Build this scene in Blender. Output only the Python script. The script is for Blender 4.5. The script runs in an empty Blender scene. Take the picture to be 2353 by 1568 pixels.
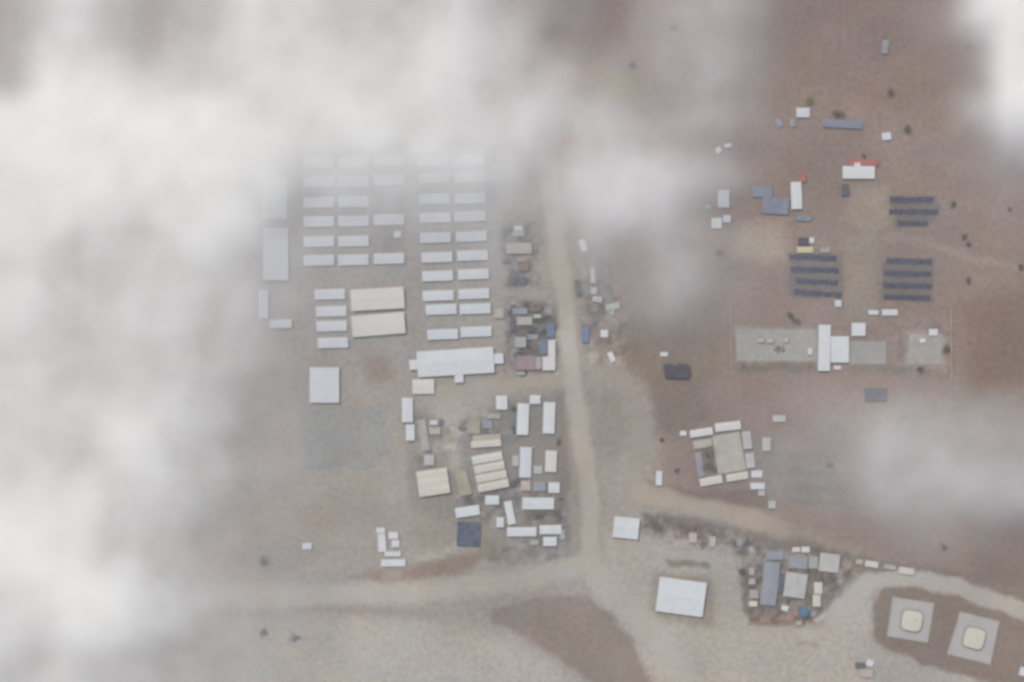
import bpy, math, random
import numpy as np
from mathutils import Vector

random.seed(7)
rng = np.random.default_rng(11)
SC = bpy.context.scene
COL = SC.collection
K = 1024.0 / 2353.0            # metres per survey unit (one metre per 1/1024 of the frame width)


def X(vx): return vx * K - 512.0
def Y(vy): return 341.0 - vy * K
def P(p): return (X(p[0]), Y(p[1]))


def lin(c):
    """display colour 0..255 -> linear"""
    o = []
    for v in c:
        v = v / 255.0
        o.append(v / 12.92 if v <= 0.04045 else ((v + 0.055) / 1.055) ** 2.4)
    return o


# ------------------------------------------------------------------ materials
MATS = {}
ALB = 0.72                     # display-linear colour of the survey -> albedo


def paint(name, rgb, rough=0.75, stain=0.10, scale=0.12, ribs=0.0, spec=0.25):
    """painted / coated surface with dirt blotches, fine grain and optional sheet ribs"""
    if name in MATS: return MATS[name]
    m = bpy.data.materials.new(name); m.use_nodes = True
    nt = m.node_tree; N = nt.nodes; L = nt.links
    b = N['Principled BSDF']
    b.inputs['Roughness'].default_value = rough
    b.inputs['Specular IOR Level'].default_value = spec
    g = N.new('ShaderNodeNewGeometry')
    n1 = N.new('ShaderNodeTexNoise'); n1.inputs['Scale'].default_value = scale
    n1.inputs['Detail'].default_value = 4; n1.inputs['Roughness'].default_value = 0.65
    n2 = N.new('ShaderNodeTexNoise'); n2.inputs['Scale'].default_value = 0.9
    n2.inputs['Detail'].default_value = 3
    L.new(g.outputs['Position'], n1.inputs['Vector']); L.new(g.outputs['Position'], n2.inputs['Vector'])
    ad = N.new('ShaderNodeMath'); ad.operation = 'ADD'
    L.new(n1.outputs['Fac'], ad.inputs[0]); L.new(n2.outputs['Fac'], ad.inputs[1])
    mr = N.new('ShaderNodeMapRange')
    mr.inputs['From Min'].default_value = 0.65; mr.inputs['From Max'].default_value = 1.35
    mr.inputs['To Min'].default_value = 1.0 - 1.4 * stain; mr.inputs['To Max'].default_value = 1.0 + 0.6 * stain
    L.new(ad.outputs[0], mr.inputs['Value'])
    vm = N.new('ShaderNodeVectorMath'); vm.operation = 'SCALE'
    vm.inputs[0].default_value = rgb
    L.new(mr.outputs[0], vm.inputs['Scale'])
    L.new(vm.outputs[0], b.inputs['Base Color'])
    if ribs:
        tc = N.new('ShaderNodeTexCoord')
        wv = N.new('ShaderNodeTexWave'); wv.inputs['Scale'].default_value = ribs; wv.bands_direction = 'X'
        L.new(tc.outputs['Object'], wv.inputs['Vector'])
        bp = N.new('ShaderNodeBump'); bp.inputs['Strength'].default_value = 0.25; bp.inputs['Distance'].default_value = 0.05
        L.new(wv.outputs['Fac'], bp.inputs['Height']); L.new(bp.outputs[0], b.inputs['Normal'])
    MATS[name] = m
    return m


def D(r, g, b, k=1.0):
    c = lin((r, g, b)); return tuple(v * ALB * k for v in c)


WHITE = paint('white_roof_sheet', D(213, 216, 215), ribs=0.6, stain=0.09)
COOL = paint('cool_white_roof_sheet', D(206, 210, 212), ribs=0.6, stain=0.07)
CREAM = paint('cream_roof_sheet', D(211, 205, 190), ribs=0.6, stain=0.12)
WARM = paint('warm_white_roof_sheet', D(213, 210, 203), ribs=0.6, stain=0.06)
YELLOW = paint('pale_yellow_roof_sheet', D(204, 198, 158), ribs=0.6)
TANKP = paint('cream_tank_paint', D(206, 202, 185), stain=0.07)
OLIVE = paint('olive_canvas', D(168, 162, 138), stain=0.3)
GREY = paint('grey_roof_sheet', D(170, 170, 166), ribs=0.6, stain=0.2)
LGREY = paint('light_grey_roof_sheet', D(188, 187, 182), ribs=0.6, stain=0.15)
BLUEGREY = paint('blue_grey_roof_sheet', D(150, 154, 160), ribs=0.6, stain=0.2)
BEIGE = paint('beige_flat_roof', D(180, 176, 162), stain=0.18)
PINKB = paint('beige_pink_roof', D(190, 179, 165), stain=0.2)
RED = paint('faded_red_roof', D(176, 112, 100), stain=0.3, ribs=0.6)
MAUVE = paint('mauve_roof', D(158, 136, 140), stain=0.25)
RUST = paint('rust_brown_roof', D(134, 112, 104), stain=0.3)
NAVY = paint('navy_tarpaulin', D(84, 95, 116), stain=0.6, scale=0.2)
BLUE = paint('blue_paint', D(112, 124, 146), stain=0.2)
SLATE = paint('slate_blue_roof', D(134, 141, 156), stain=0.25, ribs=0.6)
TEAL = paint('teal_tank_blue', D(70, 122, 150), stain=0.2)
DARK = paint('dark_purple_grey_roof', D(86, 82, 88), stain=0.45, scale=0.3)
DKBLUE = paint('dark_slate', D(102, 103, 110), stain=0.4, scale=0.3)
PANEL = paint('dark_solar_glass', D(95, 98, 114), rough=0.45, stain=0.6, scale=0.45)
FRAME = paint('grey_steel_frame', D(120, 120, 120))
GLASS = paint('dark_window_glass', (0.03, 0.035, 0.04), rough=0.15, spec=0.5)
WALLW = paint('pale_wall', D(190, 187, 180), stain=0.2)
WALLT = paint('tan_wall', D(168, 158, 142), stain=0.2)
DOOR = paint('grey_door', D(120, 124, 128))
TYRE = paint('black_tyre', (0.02, 0.02, 0.02))
CONC = paint('concrete', D(180, 178, 173), stain=0.10, scale=0.08)
CONCD = paint('weathered_concrete', D(160, 159, 153), stain=0.16, scale=0.08)
CONCY = paint('stained_yard_concrete', D(169, 166, 158), stain=0.22, scale=0.14)
LEAF = paint('dusty_dark_leaves', D(128, 120, 112), stain=0.5, scale=0.8)
LEAFY = paint('yellow_green_leaves', D(150, 156, 96), stain=0.4, scale=0.8)
BARK = paint('dry_bark', (0.10, 0.08, 0.06))

# ------------------------------------------------------------------ mesh helpers


class MB:
    def __init__(self): self.v = []; self.f = []

    def face(self, pts):
        i = len(self.v); self.v += [tuple(p) for p in pts]; self.f.append(tuple(range(i, i + len(pts))))

    def box(self, x0, x1, y0, y1, z0, z1):
        i = len(self.v)
        self.v += [(x0, y0, z0), (x1, y0, z0), (x1, y1, z0), (x0, y1, z0),
                   (x0, y0, z1), (x1, y0, z1), (x1, y1, z1), (x0, y1, z1)]
        for q in ((0, 3, 2, 1), (4, 5, 6, 7), (0, 1, 5, 4), (1, 2, 6, 5), (2, 3, 7, 6), (3, 0, 4, 7)):
            self.f.append(tuple(i + k for k in q))

    def prism(self, poly, z0, z1):
        n = len(poly); i = len(self.v)
        self.v += [(p[0], p[1], z0) for p in poly] + [(p[0], p[1], z1) for p in poly]
        self.f.append(tuple(i + n + k for k in range(n)))
        self.f.append(tuple(i + k for k in reversed(range(n))))
        for k in range(n):
            k2 = (k + 1) % n
            self.f.append((i + k, i + k2, i + n + k2, i + n + k))

    def lathe(self, prof, seg=32, cx=0, cy=0):
        i = len(self.v); m = len(prof)
        for s in range(seg):
            a = 2 * math.pi * s / seg
            for r, z in prof: self.v.append((cx + r * math.cos(a), cy + r * math.sin(a), z))
        for s in range(seg):
            t = (s + 1) % seg
            for k in range(m - 1):
                self.f.append((i + s * m + k, i + t * m + k, i + t * m + k + 1, i + s * m + k + 1))

    def build(self, name, mat, parent=None, smooth=False):
        me = bpy.data.meshes.new(name); me.from_pydata(self.v, [], self.f); me.validate()
        if smooth: me.polygons.foreach_set('use_smooth', [True] * len(me.polygons))
        if mat: me.materials.append(mat)
        o = bpy.data.objects.new(name, me); COL.objects.link(o)
        if parent: o.parent = parent
        return o


def thing(name, label, cat, loc=(0, 0, 0), rz=0.0, group=None):
    o = bpy.data.objects.new(name, None); COL.objects.link(o)
    o.empty_display_size = 2
    o.location = loc; o.rotation_euler = (0, 0, rz)
    o['label'] = label; o['category'] = cat
    if group: o['group'] = group
    return o


def tag(o, label, cat, group=None):
    o['label'] = label; o['category'] = cat
    if group: o['group'] = group
    return o


def structure(o, label=None, kind='structure'):
    o['kind'] = kind
    if label: o['label'] = label
    return o


def dup(root, loc, rz, label):
    r = root.copy(); COL.objects.link(r); r.location = loc; r.rotation_euler = (0, 0, rz); r['label'] = label
    for ch in list(root.children):
        c = ch.copy(); COL.objects.link(c); c.parent = r
        for g in ch.children:
            d = g.copy(); COL.objects.link(d); d.parent = c
    return r


def rect(x0, y0, x1, y1):
    """survey rectangle -> centre (m), width, height (m)"""
    return X((x0 + x1) / 2), Y((y0 + y1) / 2), abs(x1 - x0) * K, abs(y1 - y0) * K


def quad_rect(c):
    """four survey corners (tl,tr,br,bl) -> centre, w, h, angle"""
    q = [Vector(P(p)) for p in c]
    cen = sum(q, Vector((0, 0))) / 4
    u = ((q[1] - q[0]) + (q[2] - q[3])) / 2; v = ((q[0] - q[3]) + (q[1] - q[2])) / 2
    return cen.x, cen.y, u.length, v.length, math.atan2(u.y, u.x)


# ------------------------------------------------------------------ buildings
def gable_parts(t, Lx, Wy, hw, roof_mat, wall_mat, bays=1, pitch=0.13, door=True):
    """ridge along local x; children: wall, roof, ridge_cap, door"""
    ov = 0.35
    wb = Wy / bays
    w = MB()
    hx, hy = Lx / 2 - ov, Wy / 2 - ov
    for s in (-1, 1):                                 # long walls
        w.box(-hx, hx, s * hy - (0.12 if s > 0 else 0), s * hy + (0 if s > 0 else 0.12), 0, hw)
    for s in (-1, 1):                                 # gable ends
        x0, x1 = (s * hx - 0.12, s * hx) if s > 0 else (s * hx, s * hx + 0.12)
        pts = [(-hy + 0.12, 0)]
        pts += [(hy - 0.12, 0), (hy - 0.12, hw)]
        for b in reversed(range(bays)):
            yc = -Wy / 2 + (b + 0.5) * wb
            pts.append((yc, hw + pitch * wb / 2 - 0.05))
            yl = -Wy / 2 + b * wb
            if b: pts.append((yl, hw - 0.02))
        pts.append((-hy + 0.12, hw))
        i = len(w.v); n = len(pts)
        w.v += [(x0, p[0], p[1]) for p in pts] + [(x1, p[0], p[1]) for p in pts]
        w.f.append(tuple(i + k for k in reversed(range(n)))); w.f.append(tuple(i + n + k for k in range(n)))
        for k in range(n):
            k2 = (k + 1) % n; w.f.append((i + k, i + k2, i + n + k2, i + n + k))
    w.build('wall', wall_mat, t)
    r = MB(); c = MB()
    th = 0.12
    for b in range(bays):
        y0 = -Wy / 2 + b * wb; y2 = y0 + wb; y1 = (y0 + y2) / 2
        zr = hw + pitch * wb / 2
        for (ya, za, yb, zb) in ((y0, hw, y1, zr), (y1, zr, y2, hw)):
            i = len(r.v)
            for z in (0.0, th):
                r.v += [(-Lx / 2, ya, za + z), (Lx / 2, ya, za + z), (Lx / 2, yb, zb + z), (-Lx / 2, yb, zb + z)]
            for q in ((0, 3, 2, 1), (4, 5, 6, 7), (0, 1, 5, 4), (1, 2, 6, 5), (2, 3, 7, 6), (3, 0, 4, 7)):
                r.f.append(tuple(i + k for k in q))
        c.prism([(-Lx / 2 + .2, y1 - .22), (Lx / 2 - .2, y1 - .22), (Lx / 2 - .2, y1 + .22), (-Lx / 2 + .2, y1 + .22)], zr + th - 0.02, zr + th + 0.09)
    ro = r.build('roof', roof_mat, t)
    c.build('ridge_cap', roof_mat, ro)
    if door:
        d = MB(); dw = min(1.8, wb * 0.3)
        d.box(hx + 0.003, hx + 0.06, -dw, dw, 0.02, min(3.6, hw * 0.85))
        d.build('door', DOOR, t)


def flat_parts(t, w, h, hw, roof_mat, wall_mat, door=True, poly=None):
    """parapet roofed block; children: wall, roof, parapet, door"""
    if poly is None: poly = [(-w / 2, -h / 2), (w / 2, -h / 2), (w / 2, h / 2), (-w / 2, h / 2)]
    inset = lambda k: [(p[0] * (1 - 2 * k / max(w, .1)), p[1] * (1 - 2 * k / max(h, .1))) for p in poly]
    a = MB(); a.prism(inset(0.12), 0, hw - 0.15); a.build('wall', wall_mat, t)
    a = MB(); a.prism(poly, hw - 0.15, hw); ro = a.build('roof', roof_mat, t)
    a = MB(); n = len(poly); ins = inset(0.25); i = 0
    for k in range(n):
        k2 = (k + 1) % n
        a.face([(*poly[k], hw + .25), (*poly[k2], hw + .25), (*ins[k2], hw + .25), (*ins[k], hw + .25)])
        a.face([(*poly[k], hw + .002), (*poly[k2], hw + .002), (*poly[k2], hw + .25), (*poly[k], hw + .25)])
        a.face([(*ins[k2], hw + .002), (*ins[k], hw + .002), (*ins[k], hw + .25), (*ins[k2], hw + .25)])
    a.build('parapet', roof_mat, ro)
    if door:
        a = MB(); a.box(-0.6, 0.6, -h / 2 + 0.06, -h / 2 + 0.115, 0.02, min(2.1, hw * .8)); a.build('door', DOOR, t)


def shed(label, r, roof=WHITE, wall=WALLW, ang=0.0, hw=4.0, bays=1, name='shed', cat='shed', group=None, across=False, pitch=0.08):
    """gabled building filling the survey rectangle r (4 numbers) or quad r (4 corners)"""
    if len(r) == 4 and not isinstance(r[0], tuple):
        cx, cy, w, h = rect(*r); a = math.radians(ang)
    else:
        cx, cy, w, h, a = quad_rect(r)
    if (h > w) != across: a += math.pi / 2; w, h = h, w
    t = thing(name, label, cat, (cx, cy, 0), a, group)
    gable_parts(t, w, h, hw, roof, wall, bays, pitch)
    return t


def block(label, r, roof=BEIGE, wall=WALLT, ang=0.0, hw=3.4, name='flat_roofed_building', cat='building', group=None):
    if len(r) == 4 and not isinstance(r[0], tuple):
        cx, cy, w, h = rect(*r); a = math.radians(ang)
    else:
        cx, cy, w, h, a = quad_rect(r)
    t = thing(name, label, cat, (cx, cy, 0), a, group)
    flat_parts(t, w, h, hw, roof, wall)
    return t


def container(label, r, mat=WHITE, ang=0.0, group=None, hw=2.7, name='container'):
    """ribbed box cabin with doors and corner posts"""
    cx, cy, w, h = rect(*r); a = math.radians(ang)
    if h > w: a += math.pi / 2; w, h = h, w
    t = thing(name, label, 'container', (cx, cy, 0), a, group)
    b = MB(); b.box(-w / 2 + .06, w / 2 - .06, -h / 2 + .06, h / 2 - .06, 0.12, hw - .08)
    n = max(4, int(w / 0.9))
    for k in range(n):
        xk = -w / 2 + (k + .5) * w / n
        for s in (-1, 1):
            b.box(xk - .12, xk + .12, s * (h / 2 - .06) - (0 if s > 0 else .04), s * (h / 2 - .06) + (.04 if s > 0 else 0), .25, hw - .2)
    b.build('body', mat, t)
    r_ = MB(); r_.box(-w / 2, w / 2, -h / 2, h / 2, hw - .08, hw); r_.build('roof', mat, t)
    f = MB()
    for sx in (-1, 1):
        for sy in (-1, 1):
            f.box(sx * (w / 2 - .08) - .08, sx * (w / 2 - .08) + .08, sy * (h / 2 - .08) - .08, sy * (h / 2 - .08) + .08, 0, hw - .081)
    f.build('frame', FRAME, t)
    d = MB()
    for s in (-1, 1): d.box(w / 2 - .058, w / 2 - .01, s * h / 4 - h / 4 * .82, s * h / 4 + h / 4 * .82, .2, hw - .2)
    d.build('door', DOOR, t)
    return t


def truck(label, r, mat=WHITE, cabmat=None, ang=0.0, group=None, flip=False):
    cx, cy, w, h = rect(*r); a = math.radians(ang)
    if h > w: a += math.pi / 2; w, h = h, w
    if flip: a += math.pi
    t = thing('truck', label, 'truck', (cx, cy, 0), a, group)
    cl = min(2.4, w * .27)
    xb = w / 2 - cl
    b = MB(); b.box(-w / 2, xb - .15, -h / 2, h / 2, 1.0, 3.3); b.build('cargo_box', mat, t)
    c = MB()
    prof = [(xb, .7), (w / 2, .7), (w / 2, 1.7), (w / 2 - .45, 2.6), (xb, 2.6)]
    i = len(c.v)
    hh = h / 2 - .1
    c.v += [(p[0], -hh, p[1]) for p in prof] + [(p[0], hh, p[1]) for p in prof]
    n = len(prof); c.f.append(tuple(range(n))); c.f.append(tuple(reversed(range(n, 2 * n))))
    for k in range(n): c.f.append((k, n + k, n + (k + 1) % n, (k + 1) % n))
    cab = c.build('cab', cabmat or mat, t)
    g = MB(); g.face([(w / 2 - .02, -hh * .85, 1.8), (w / 2 - .02, hh * .85, 1.8), (w / 2 - .42, hh * .85, 2.55), (w / 2 - .42, -hh * .85, 2.55)])
    g.build('windscreen', GLASS, cab)
    ch = MB(); ch.box(-w / 2 + .1, w / 2 - .3, -.5, .5, .55, .95); ch.build('chassis', FRAME, t)
    for xw in (w / 2 - cl * .55, -w / 2 + w * .2, -w / 2 + w * .2 + 1.2):
        for s in (-1, 1):
            wl = MB(); seg = 14; i = 0
            for side in (0, .3):
                for k in range(seg):
                    q = 2 * math.pi * k / seg
                    wl.v.append((xw + .5 * math.cos(q), s * (hh - .3) + s * side, .5 + .5 * math.sin(q)))
            wl.f.append(tuple(range(seg))); wl.f.append(tuple(reversed(range(seg, 2 * seg))))
            for k in range(seg): wl.f.append((k, (k + 1) % seg, seg + (k + 1) % seg, seg + k))
            wl.build('wheel', TYRE, t)
    return t


def bush(label, vx, vy, rad, mat=LEAF, group='dark bushes dotted over the dry ground', h=None, squash=1.0):
    t = thing('bush', label, 'bush', (X(vx), Y(vy), 0), random.uniform(0, 6.28), group)
    h = h or rad * 0.9
    tr = MB()
    for k in range(4):
        a = k * 1.6 + random.random(); ex, ey = math.cos(a) * rad * .35, math.sin(a) * rad * .35 * squash
        w0 = 0.12 + rad * .02
        i = len(tr.v)
        for (px, py, pz, ww) in ((0, 0, 0, w0), (ex * .4, ey * .4, h * .4, w0 * .6), (ex, ey, h * .8, w0 * .25)):
            tr.v += [(px - ww, py - ww, pz), (px + ww, py - ww, pz), (px + ww, py + ww, pz), (px - ww, py + ww, pz)]
        for s in range(2):
            for q in range(4): tr.f.append((i + s * 4 + q, i + s * 4 + (q + 1) % 4, i + s * 4 + 4 + (q + 1) % 4, i + s * 4 + 4 + q))
    tr.build('trunk', BARK, t)
    cr = MB()
    lobes = [(random.gauss(0, .36) * rad, random.gauss(0, .36) * rad * squash, random.uniform(.25, .8) * h, random.uniform(.3, .55) * rad) for _ in range(13)]
    for k in range(650):
        lx, ly, lz, lr = random.choice(lobes)
        d = Vector((random.gauss(0, 1), random.gauss(0, 1), random.gauss(0, 1))).normalized() * lr * random.uniform(.5, 1)
        c = Vector((lx, ly, lz)) + Vector((d.x, d.y, d.z * .6)); c.z = max(c.z, .15)
        n = (d.normalized() + Vector((random.gauss(0, .5), random.gauss(0, .5), random.gauss(.3, .5)))).normalized()
        u = n.orthogonal().normalized(); v = n.cross(u)
        s = random.uniform(.25, .5) * (0.5 + rad * .08)
        cr.face([c - u * s, c - v * s * .5, c + u * s, c + v * s * .5])
    cr.build('crown', mat, t)
    return t


# ------------------------------------------------------------------ ground colour (soil, worn tracks, paving)
def vnoise(nx, ny, cells, seed):
    r = np.random.default_rng(seed); cx = max(2, int(cells)); cy = max(2, int(cells * ny / nx))
    g = r.random((cy + 4, cx + 4))
    xs = np.linspace(1, cx + 1, nx); ys = np.linspace(1, cy + 1, ny)
    xi = xs.astype(int); yi = ys.astype(int); fx = xs - xi; fy = ys - yi
    sx = fx * fx * (3 - 2 * fx); sy = fy * fy * (3 - 2 * fy)
    a = g[np.ix_(yi, xi)]; b = g[np.ix_(yi, xi + 1)]; c = g[np.ix_(yi + 1, xi)]; d = g[np.ix_(yi + 1, xi + 1)]
    return (a * (1 - sx) + b * sx) * (1 - sy)[:, None] + (c * (1 - sx) + d * sx) * sy[:, None]


def fbm(nx, ny, cells, seed, octv=5, gain=.55):
    o = np.zeros((ny, nx)); a = 1; tot = 0
    for k in range(octv):
        o += a * vnoise(nx, ny, cells * 2 ** k, seed + k); tot += a; a *= gain
    return o / tot - .5


# fine core of the sheet: 2 m cells over the frame and a margin
GX0, GX1, GY0, GY1, GS = -560.0, 560.0, -390.0, 390.0, 2.0
gx = np.arange(GX0, GX1 + .1, GS); gy = np.arange(GY0, GY1 + .1, GS)
NX, NY = len(gx), len(gy)
GXX, GYY = np.meshgrid(gx, gy)
WX = GXX + 9 * fbm(NX, NY, 30, 5) + 5 * fbm(NX, NY, 110, 25, 3)
WY = GYY + 9 * fbm(NX, NY, 30, 55) + 5 * fbm(NX, NY, 110, 75, 3)


def poly_mask(poly, soft):
    pts = np.array([P(p) for p in poly]); n = len(pts)
    ins = np.zeros(WX.shape, bool); dist = np.full(WX.shape, 1e9)
    for k in range(n):
        x1, y1 = pts[k]; x2, y2 = pts[(k + 1) % n]
        dx, dy = x2 - x1, y2 - y1
        t = np.clip(((WX - x1) * dx + (WY - y1) * dy) / (dx * dx + dy * dy + 1e-9), 0, 1)
        dist = np.minimum(dist, np.hypot(WX - x1 - t * dx, WY - y1 - t * dy))
        c = ((y1 > WY) != (y2 > WY)) & (WX < (x2 - x1) * (WY - y1) / (y2 - y1 + 1e-12) + x1)
        ins ^= c
    sd = np.where(ins, dist, -dist)
    q = np.clip(sd / (2 * soft) + .5, 0, 1)
    return q * q * (3 - 2 * q)


def line_mask(line, width, soft):
    pts = np.array([P(p) for p in line]); dist = np.full(WX.shape, 1e9)
    for k in range(len(pts) - 1):
        x1, y1 = pts[k]; x2, y2 = pts[k + 1]; dx, dy = x2 - x1, y2 - y1
        t = np.clip(((WX - x1) * dx + (WY - y1) * dy) / (dx * dx + dy * dy + 1e-9), 0, 1)
        dist = np.minimum(dist, np.hypot(WX - x1 - t * dx, WY - y1 - t * dy))
    q = np.clip((width * K / 2 - dist) / (2 * soft) + .5, 0, 1)
    return q * q * (3 - 2 * q)


MAIN_ROAD = [(1250, 330), (1262, 430), (1275, 520), (1290, 620), (1300, 720), (1312, 820), (1324, 920), (1336, 1020), (1350, 1120), (1358, 1210), (1356, 1300)]
SOUTH_ROAD = [(520, 1375), (680, 1368), (800, 1366), (1000, 1356), (1200, 1333), (1356, 1300)]
EAST_TRACK = [(1356, 800), (1400, 850), (1445, 900), (1472, 965), (1470, 1040), (1440, 1095), (1475, 1140), (1600, 1165), (1745, 1195), (1800, 1215)]
LOOP_ROAD = [(1860, 1455), (1910, 1420), (1945, 1380), (1992, 1337), (2090, 1331), (2200, 1352), (2353, 1402), (2480, 1450)]
SIDE_ROAD = [(1000, 905), (1080, 890), (1180, 880), (1312, 870)]
SE_ROAD = [(1356, 1300), (1420, 1370), (1500, 1450), (1560, 1540), (1600, 1640)]

col = np.zeros((NY, NX, 3)); col[:] = (160, 154, 147)


def zone(m, c, k=1.0):
    global col
    m = (m * k)[..., None]
    col = col * (1 - m) + np.array(c, float) * m


zone(poly_mask([(1345, 640), (1400, 480), (1500, 400), (1380, 250), (1200, 180), (1180, -200), (2700, -200), (2700, 1500), (2353, 1385), (2200, 1340), (1990, 1290),
                (1760, 1215), (1640, 1180), (1520, 1110), (1520, 960), (1480, 880), (1400, 820), (1345, 760)], 14), (144, 128, 120))
zone(poly_mask([(1760, -60), (2180, -60), (2260, 200), (2150, 240), (2000, 250), (1850, 180), (1770, 90)], 16), (135, 119, 112))
zone(poly_mask([(1250, -60), (1450, -60), (1440, 110), (1330, 140), (1260, 70)], 16), (128, 114, 108))
zone(poly_mask([(2210, 700), (2400, 640), (2400, 930), (2230, 900)], 18), (130, 113, 101))
zone(poly_mask([(2180, 1160), (2400, 1120), (2400, 1390), (2240, 1340)], 18), (130, 116, 108))
zone(poly_mask([(1370, 720), (1650, 700), (1660, 860), (1560, 960), (1500, 900), (1420, 820)], 12), (133, 122, 113))
zone(poly_mask([(1360, 900), (1420, 900), (1440, 1000), (1410, 1110), (1375, 1060)], 8), (152, 145, 136))
zone(poly_mask([(1345, 560), (1390, 560), (1420, 720), (1350, 780)], 8), (127, 121, 117))
zone(poly_mask([(1495, 870), (1600, 880), (1640, 960), (1560, 1000), (1510, 1000)], 7), (130, 119, 110))
zone(poly_mask([(1490, 1105), (1600, 1125), (1745, 1118), (1790, 1165), (1720, 1180), (1600, 1155), (1500, 1140)], 4), (126, 112, 104))
zone(poly_mask([(1480, 1180), (1600, 1185), (1760, 1225), (1980, 1275), (2200, 1330), (2200, 1350), (1960, 1300), (1760, 1260), (1600, 1235), (1480, 1215)], 5), (124, 115, 108))
zone(poly_mask([(1700, 515), (1800, 500), (1812, 590), (1760, 605), (1690, 585)], 10), (163, 151, 138))
zone(poly_mask([(1955, 430), (2035, 420), (2045, 530), (1990, 540), (1940, 500)], 8), (157, 146, 134))
zone(poly_mask([(1940, 545), (2025, 545), (2020, 740), (1945, 740)], 8), (148, 139, 129))
zone(line_mask([(1985, 545), (2100, 548), (2240, 595), (2360, 620)], 16, 4), (152, 142, 131))
zone(poly_mask([(1808, 582), (1936, 586), (1940, 692), (1815, 684)], 3), (119, 115, 113))
zone(poly_mask([(2030, 594), (2145, 596), (2142, 694), (2028, 690)], 3), (122, 117, 114))
zone(poly_mask([(2042, 450), (2155, 452), (2158, 494), (2135, 522), (2058, 522)], 3), (122, 116, 113))
zone(poly_mask([(1682, 752), (1880, 756), (1880, 830), (1690, 834)], 4), (157, 154, 146))
zone(poly_mask([(2085, 762), (2166, 770), (2166, 838), (2080, 834)], 5), (153, 150, 140))
zone(poly_mask([(1690, 832), (1878, 834), (1878, 850), (1700, 852)], 3), (124, 117, 110))
zone(poly_mask([(1955, 838), (2160, 846), (2180, 866), (1955, 858)], 3), (132, 123, 115))
zone(poly_mask([(1690, 1020), (1900, 1040), (1930, 1150), (1780, 1160)], 16), (140, 134, 128))
zone(poly_mask([(1900, 940), (2353, 900), (2353, 1140), (1980, 1140)], 20), (146, 138, 130))
# west camp
zone(poly_mask([(600, 340), (1140, 340), (1150, 810), (930, 830), (690, 830), (600, 760)], 12), (160, 155, 149))
zone(poly_mask([(860, 440), (930, 440), (930, 480), (860, 490)], 5), (132, 130, 126))
zone(poly_mask([(860, 528), (930, 528), (930, 574), (860, 574)], 5), (146, 142, 138))
zone(poly_mask([(838, 815), (885, 812), (905, 870), (850, 885)], 8), (142, 130, 122))
zone(poly_mask([(560, 1190), (640, 1180), (860, 1090), (880, 1180), (700, 1260), (560, 1290)], 14), (154, 146, 136))
zone(poly_mask([(690, 940), (890, 935), (890, 1050), (850, 1068), (700, 1075)], 4), (149, 149, 146))
zone(line_mask([(700, 1076), (860, 1068)], 9, 2), (142, 145, 150))
zone(poly_mask([(930, 955), (1290, 900), (1300, 1260), (1150, 1290), (940, 1160)], 8), (141, 137, 131))
zone(poly_mask([(1165, 692), (1282, 692), (1285, 862), (1165, 862)], 6), (121, 119, 118))
zone(poly_mask([(1150, 515), (1238, 515), (1240, 662), (1165, 662)], 7), (126, 124, 121))
zone(poly_mask([(1160, 925), (1190, 925), (1190, 1010), (1165, 1005)], 4), (128, 130, 130))
zone(poly_mask([(1060, 965), (1160, 960), (1165, 1010), (1050, 1010)], 5), (138, 136, 134))
zone(poly_mask([(1278, 900), (1300, 900), (1310, 1250), (1284, 1250)], 4), (134, 128, 122))
zone(poly_mask([(1168, 1090), (1200, 1090), (1200, 1180), (1150, 1180), (1100, 1150)], 5), (126, 122, 122))
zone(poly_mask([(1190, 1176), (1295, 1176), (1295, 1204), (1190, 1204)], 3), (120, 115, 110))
zone(poly_mask([(1040, 1150), (1120, 1140), (1110, 1165), (1040, 1165)], 4), (126, 124, 124))
zone(poly_mask([(945, 1200), (1040, 1190), (1045, 1250), (960, 1260)], 6), (151, 144, 134))
zone(poly_mask([(945, 1268), (1000, 1266), (1050, 1248), (1056, 1262), (1005, 1285), (950, 1286)], 4), (170, 168, 160))
zone(poly_mask([(1110, 1240), (1180, 1250), (1170, 1290), (1090, 1290)], 6), (138, 132, 122))
zone(poly_mask([(1170, 1235), (1300, 1230), (1300, 1275), (1180, 1290)], 6), (144, 142, 140))
zone(poly_mask([(800, 1330), (870, 1310), (960, 1296), (1060, 1272), (1110, 1275), (1080, 1310), (960, 1338), (870, 1348)], 5), (144, 128, 116))
zone(poly_mask([(880, 1312), (918, 1308), (912, 1328), (884, 1330)], 3), (158, 150, 142))
zone(poly_mask([(520, 1280), (620, 1240), (700, 1225), (760, 1260), (640, 1320), (540, 1300)], 12), (148, 144, 138))
# pale worn ground in the south
zone(poly_mask([(1310, 1290), (1400, 1190), (1500, 1245), (1700, 1275), (1705, 1400), (1740, 1440), (1880, 1440), (1950, 1390), (2004, 1330), (2008, 1480), (2110, 1540), (2260, 1600),
                (1530, 1620), (1450, 1470), (1370, 1380)], 6), (176, 170, 161))
zone(poly_mask([(560, 1420), (1000, 1420), (1240, 1500), (1380, 1600), (500, 1620)], 14), (175, 171, 163))
zone(poly_mask([(640, 1388), (800, 1382), (920, 1382), (1010, 1412), (940, 1416), (680, 1402)], 5), (151, 143, 135))
zone(poly_mask([(1120, 1405), (1230, 1374), (1330, 1371), (1395, 1405), (1450, 1470), (1500, 1580), (1385, 1590), (1230, 1478), (1130, 1430)], 4), (141, 129, 119))
zone(poly_mask([(1500, 1310), (1640, 1330), (1640, 1440), (1490, 1425)], 4), (157, 149, 138))
zone(poly_mask([(1700, 1262), (1950, 1270), (1965, 1312), (1905, 1390), (1872, 1438), (1722, 1432), (1702, 1340)], 4), (128, 121, 114))
zone(poly_mask([(1720, 1400), (1830, 1402), (1868, 1425), (1860, 1442), (1730, 1434)], 3), (146, 124, 110))
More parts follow.
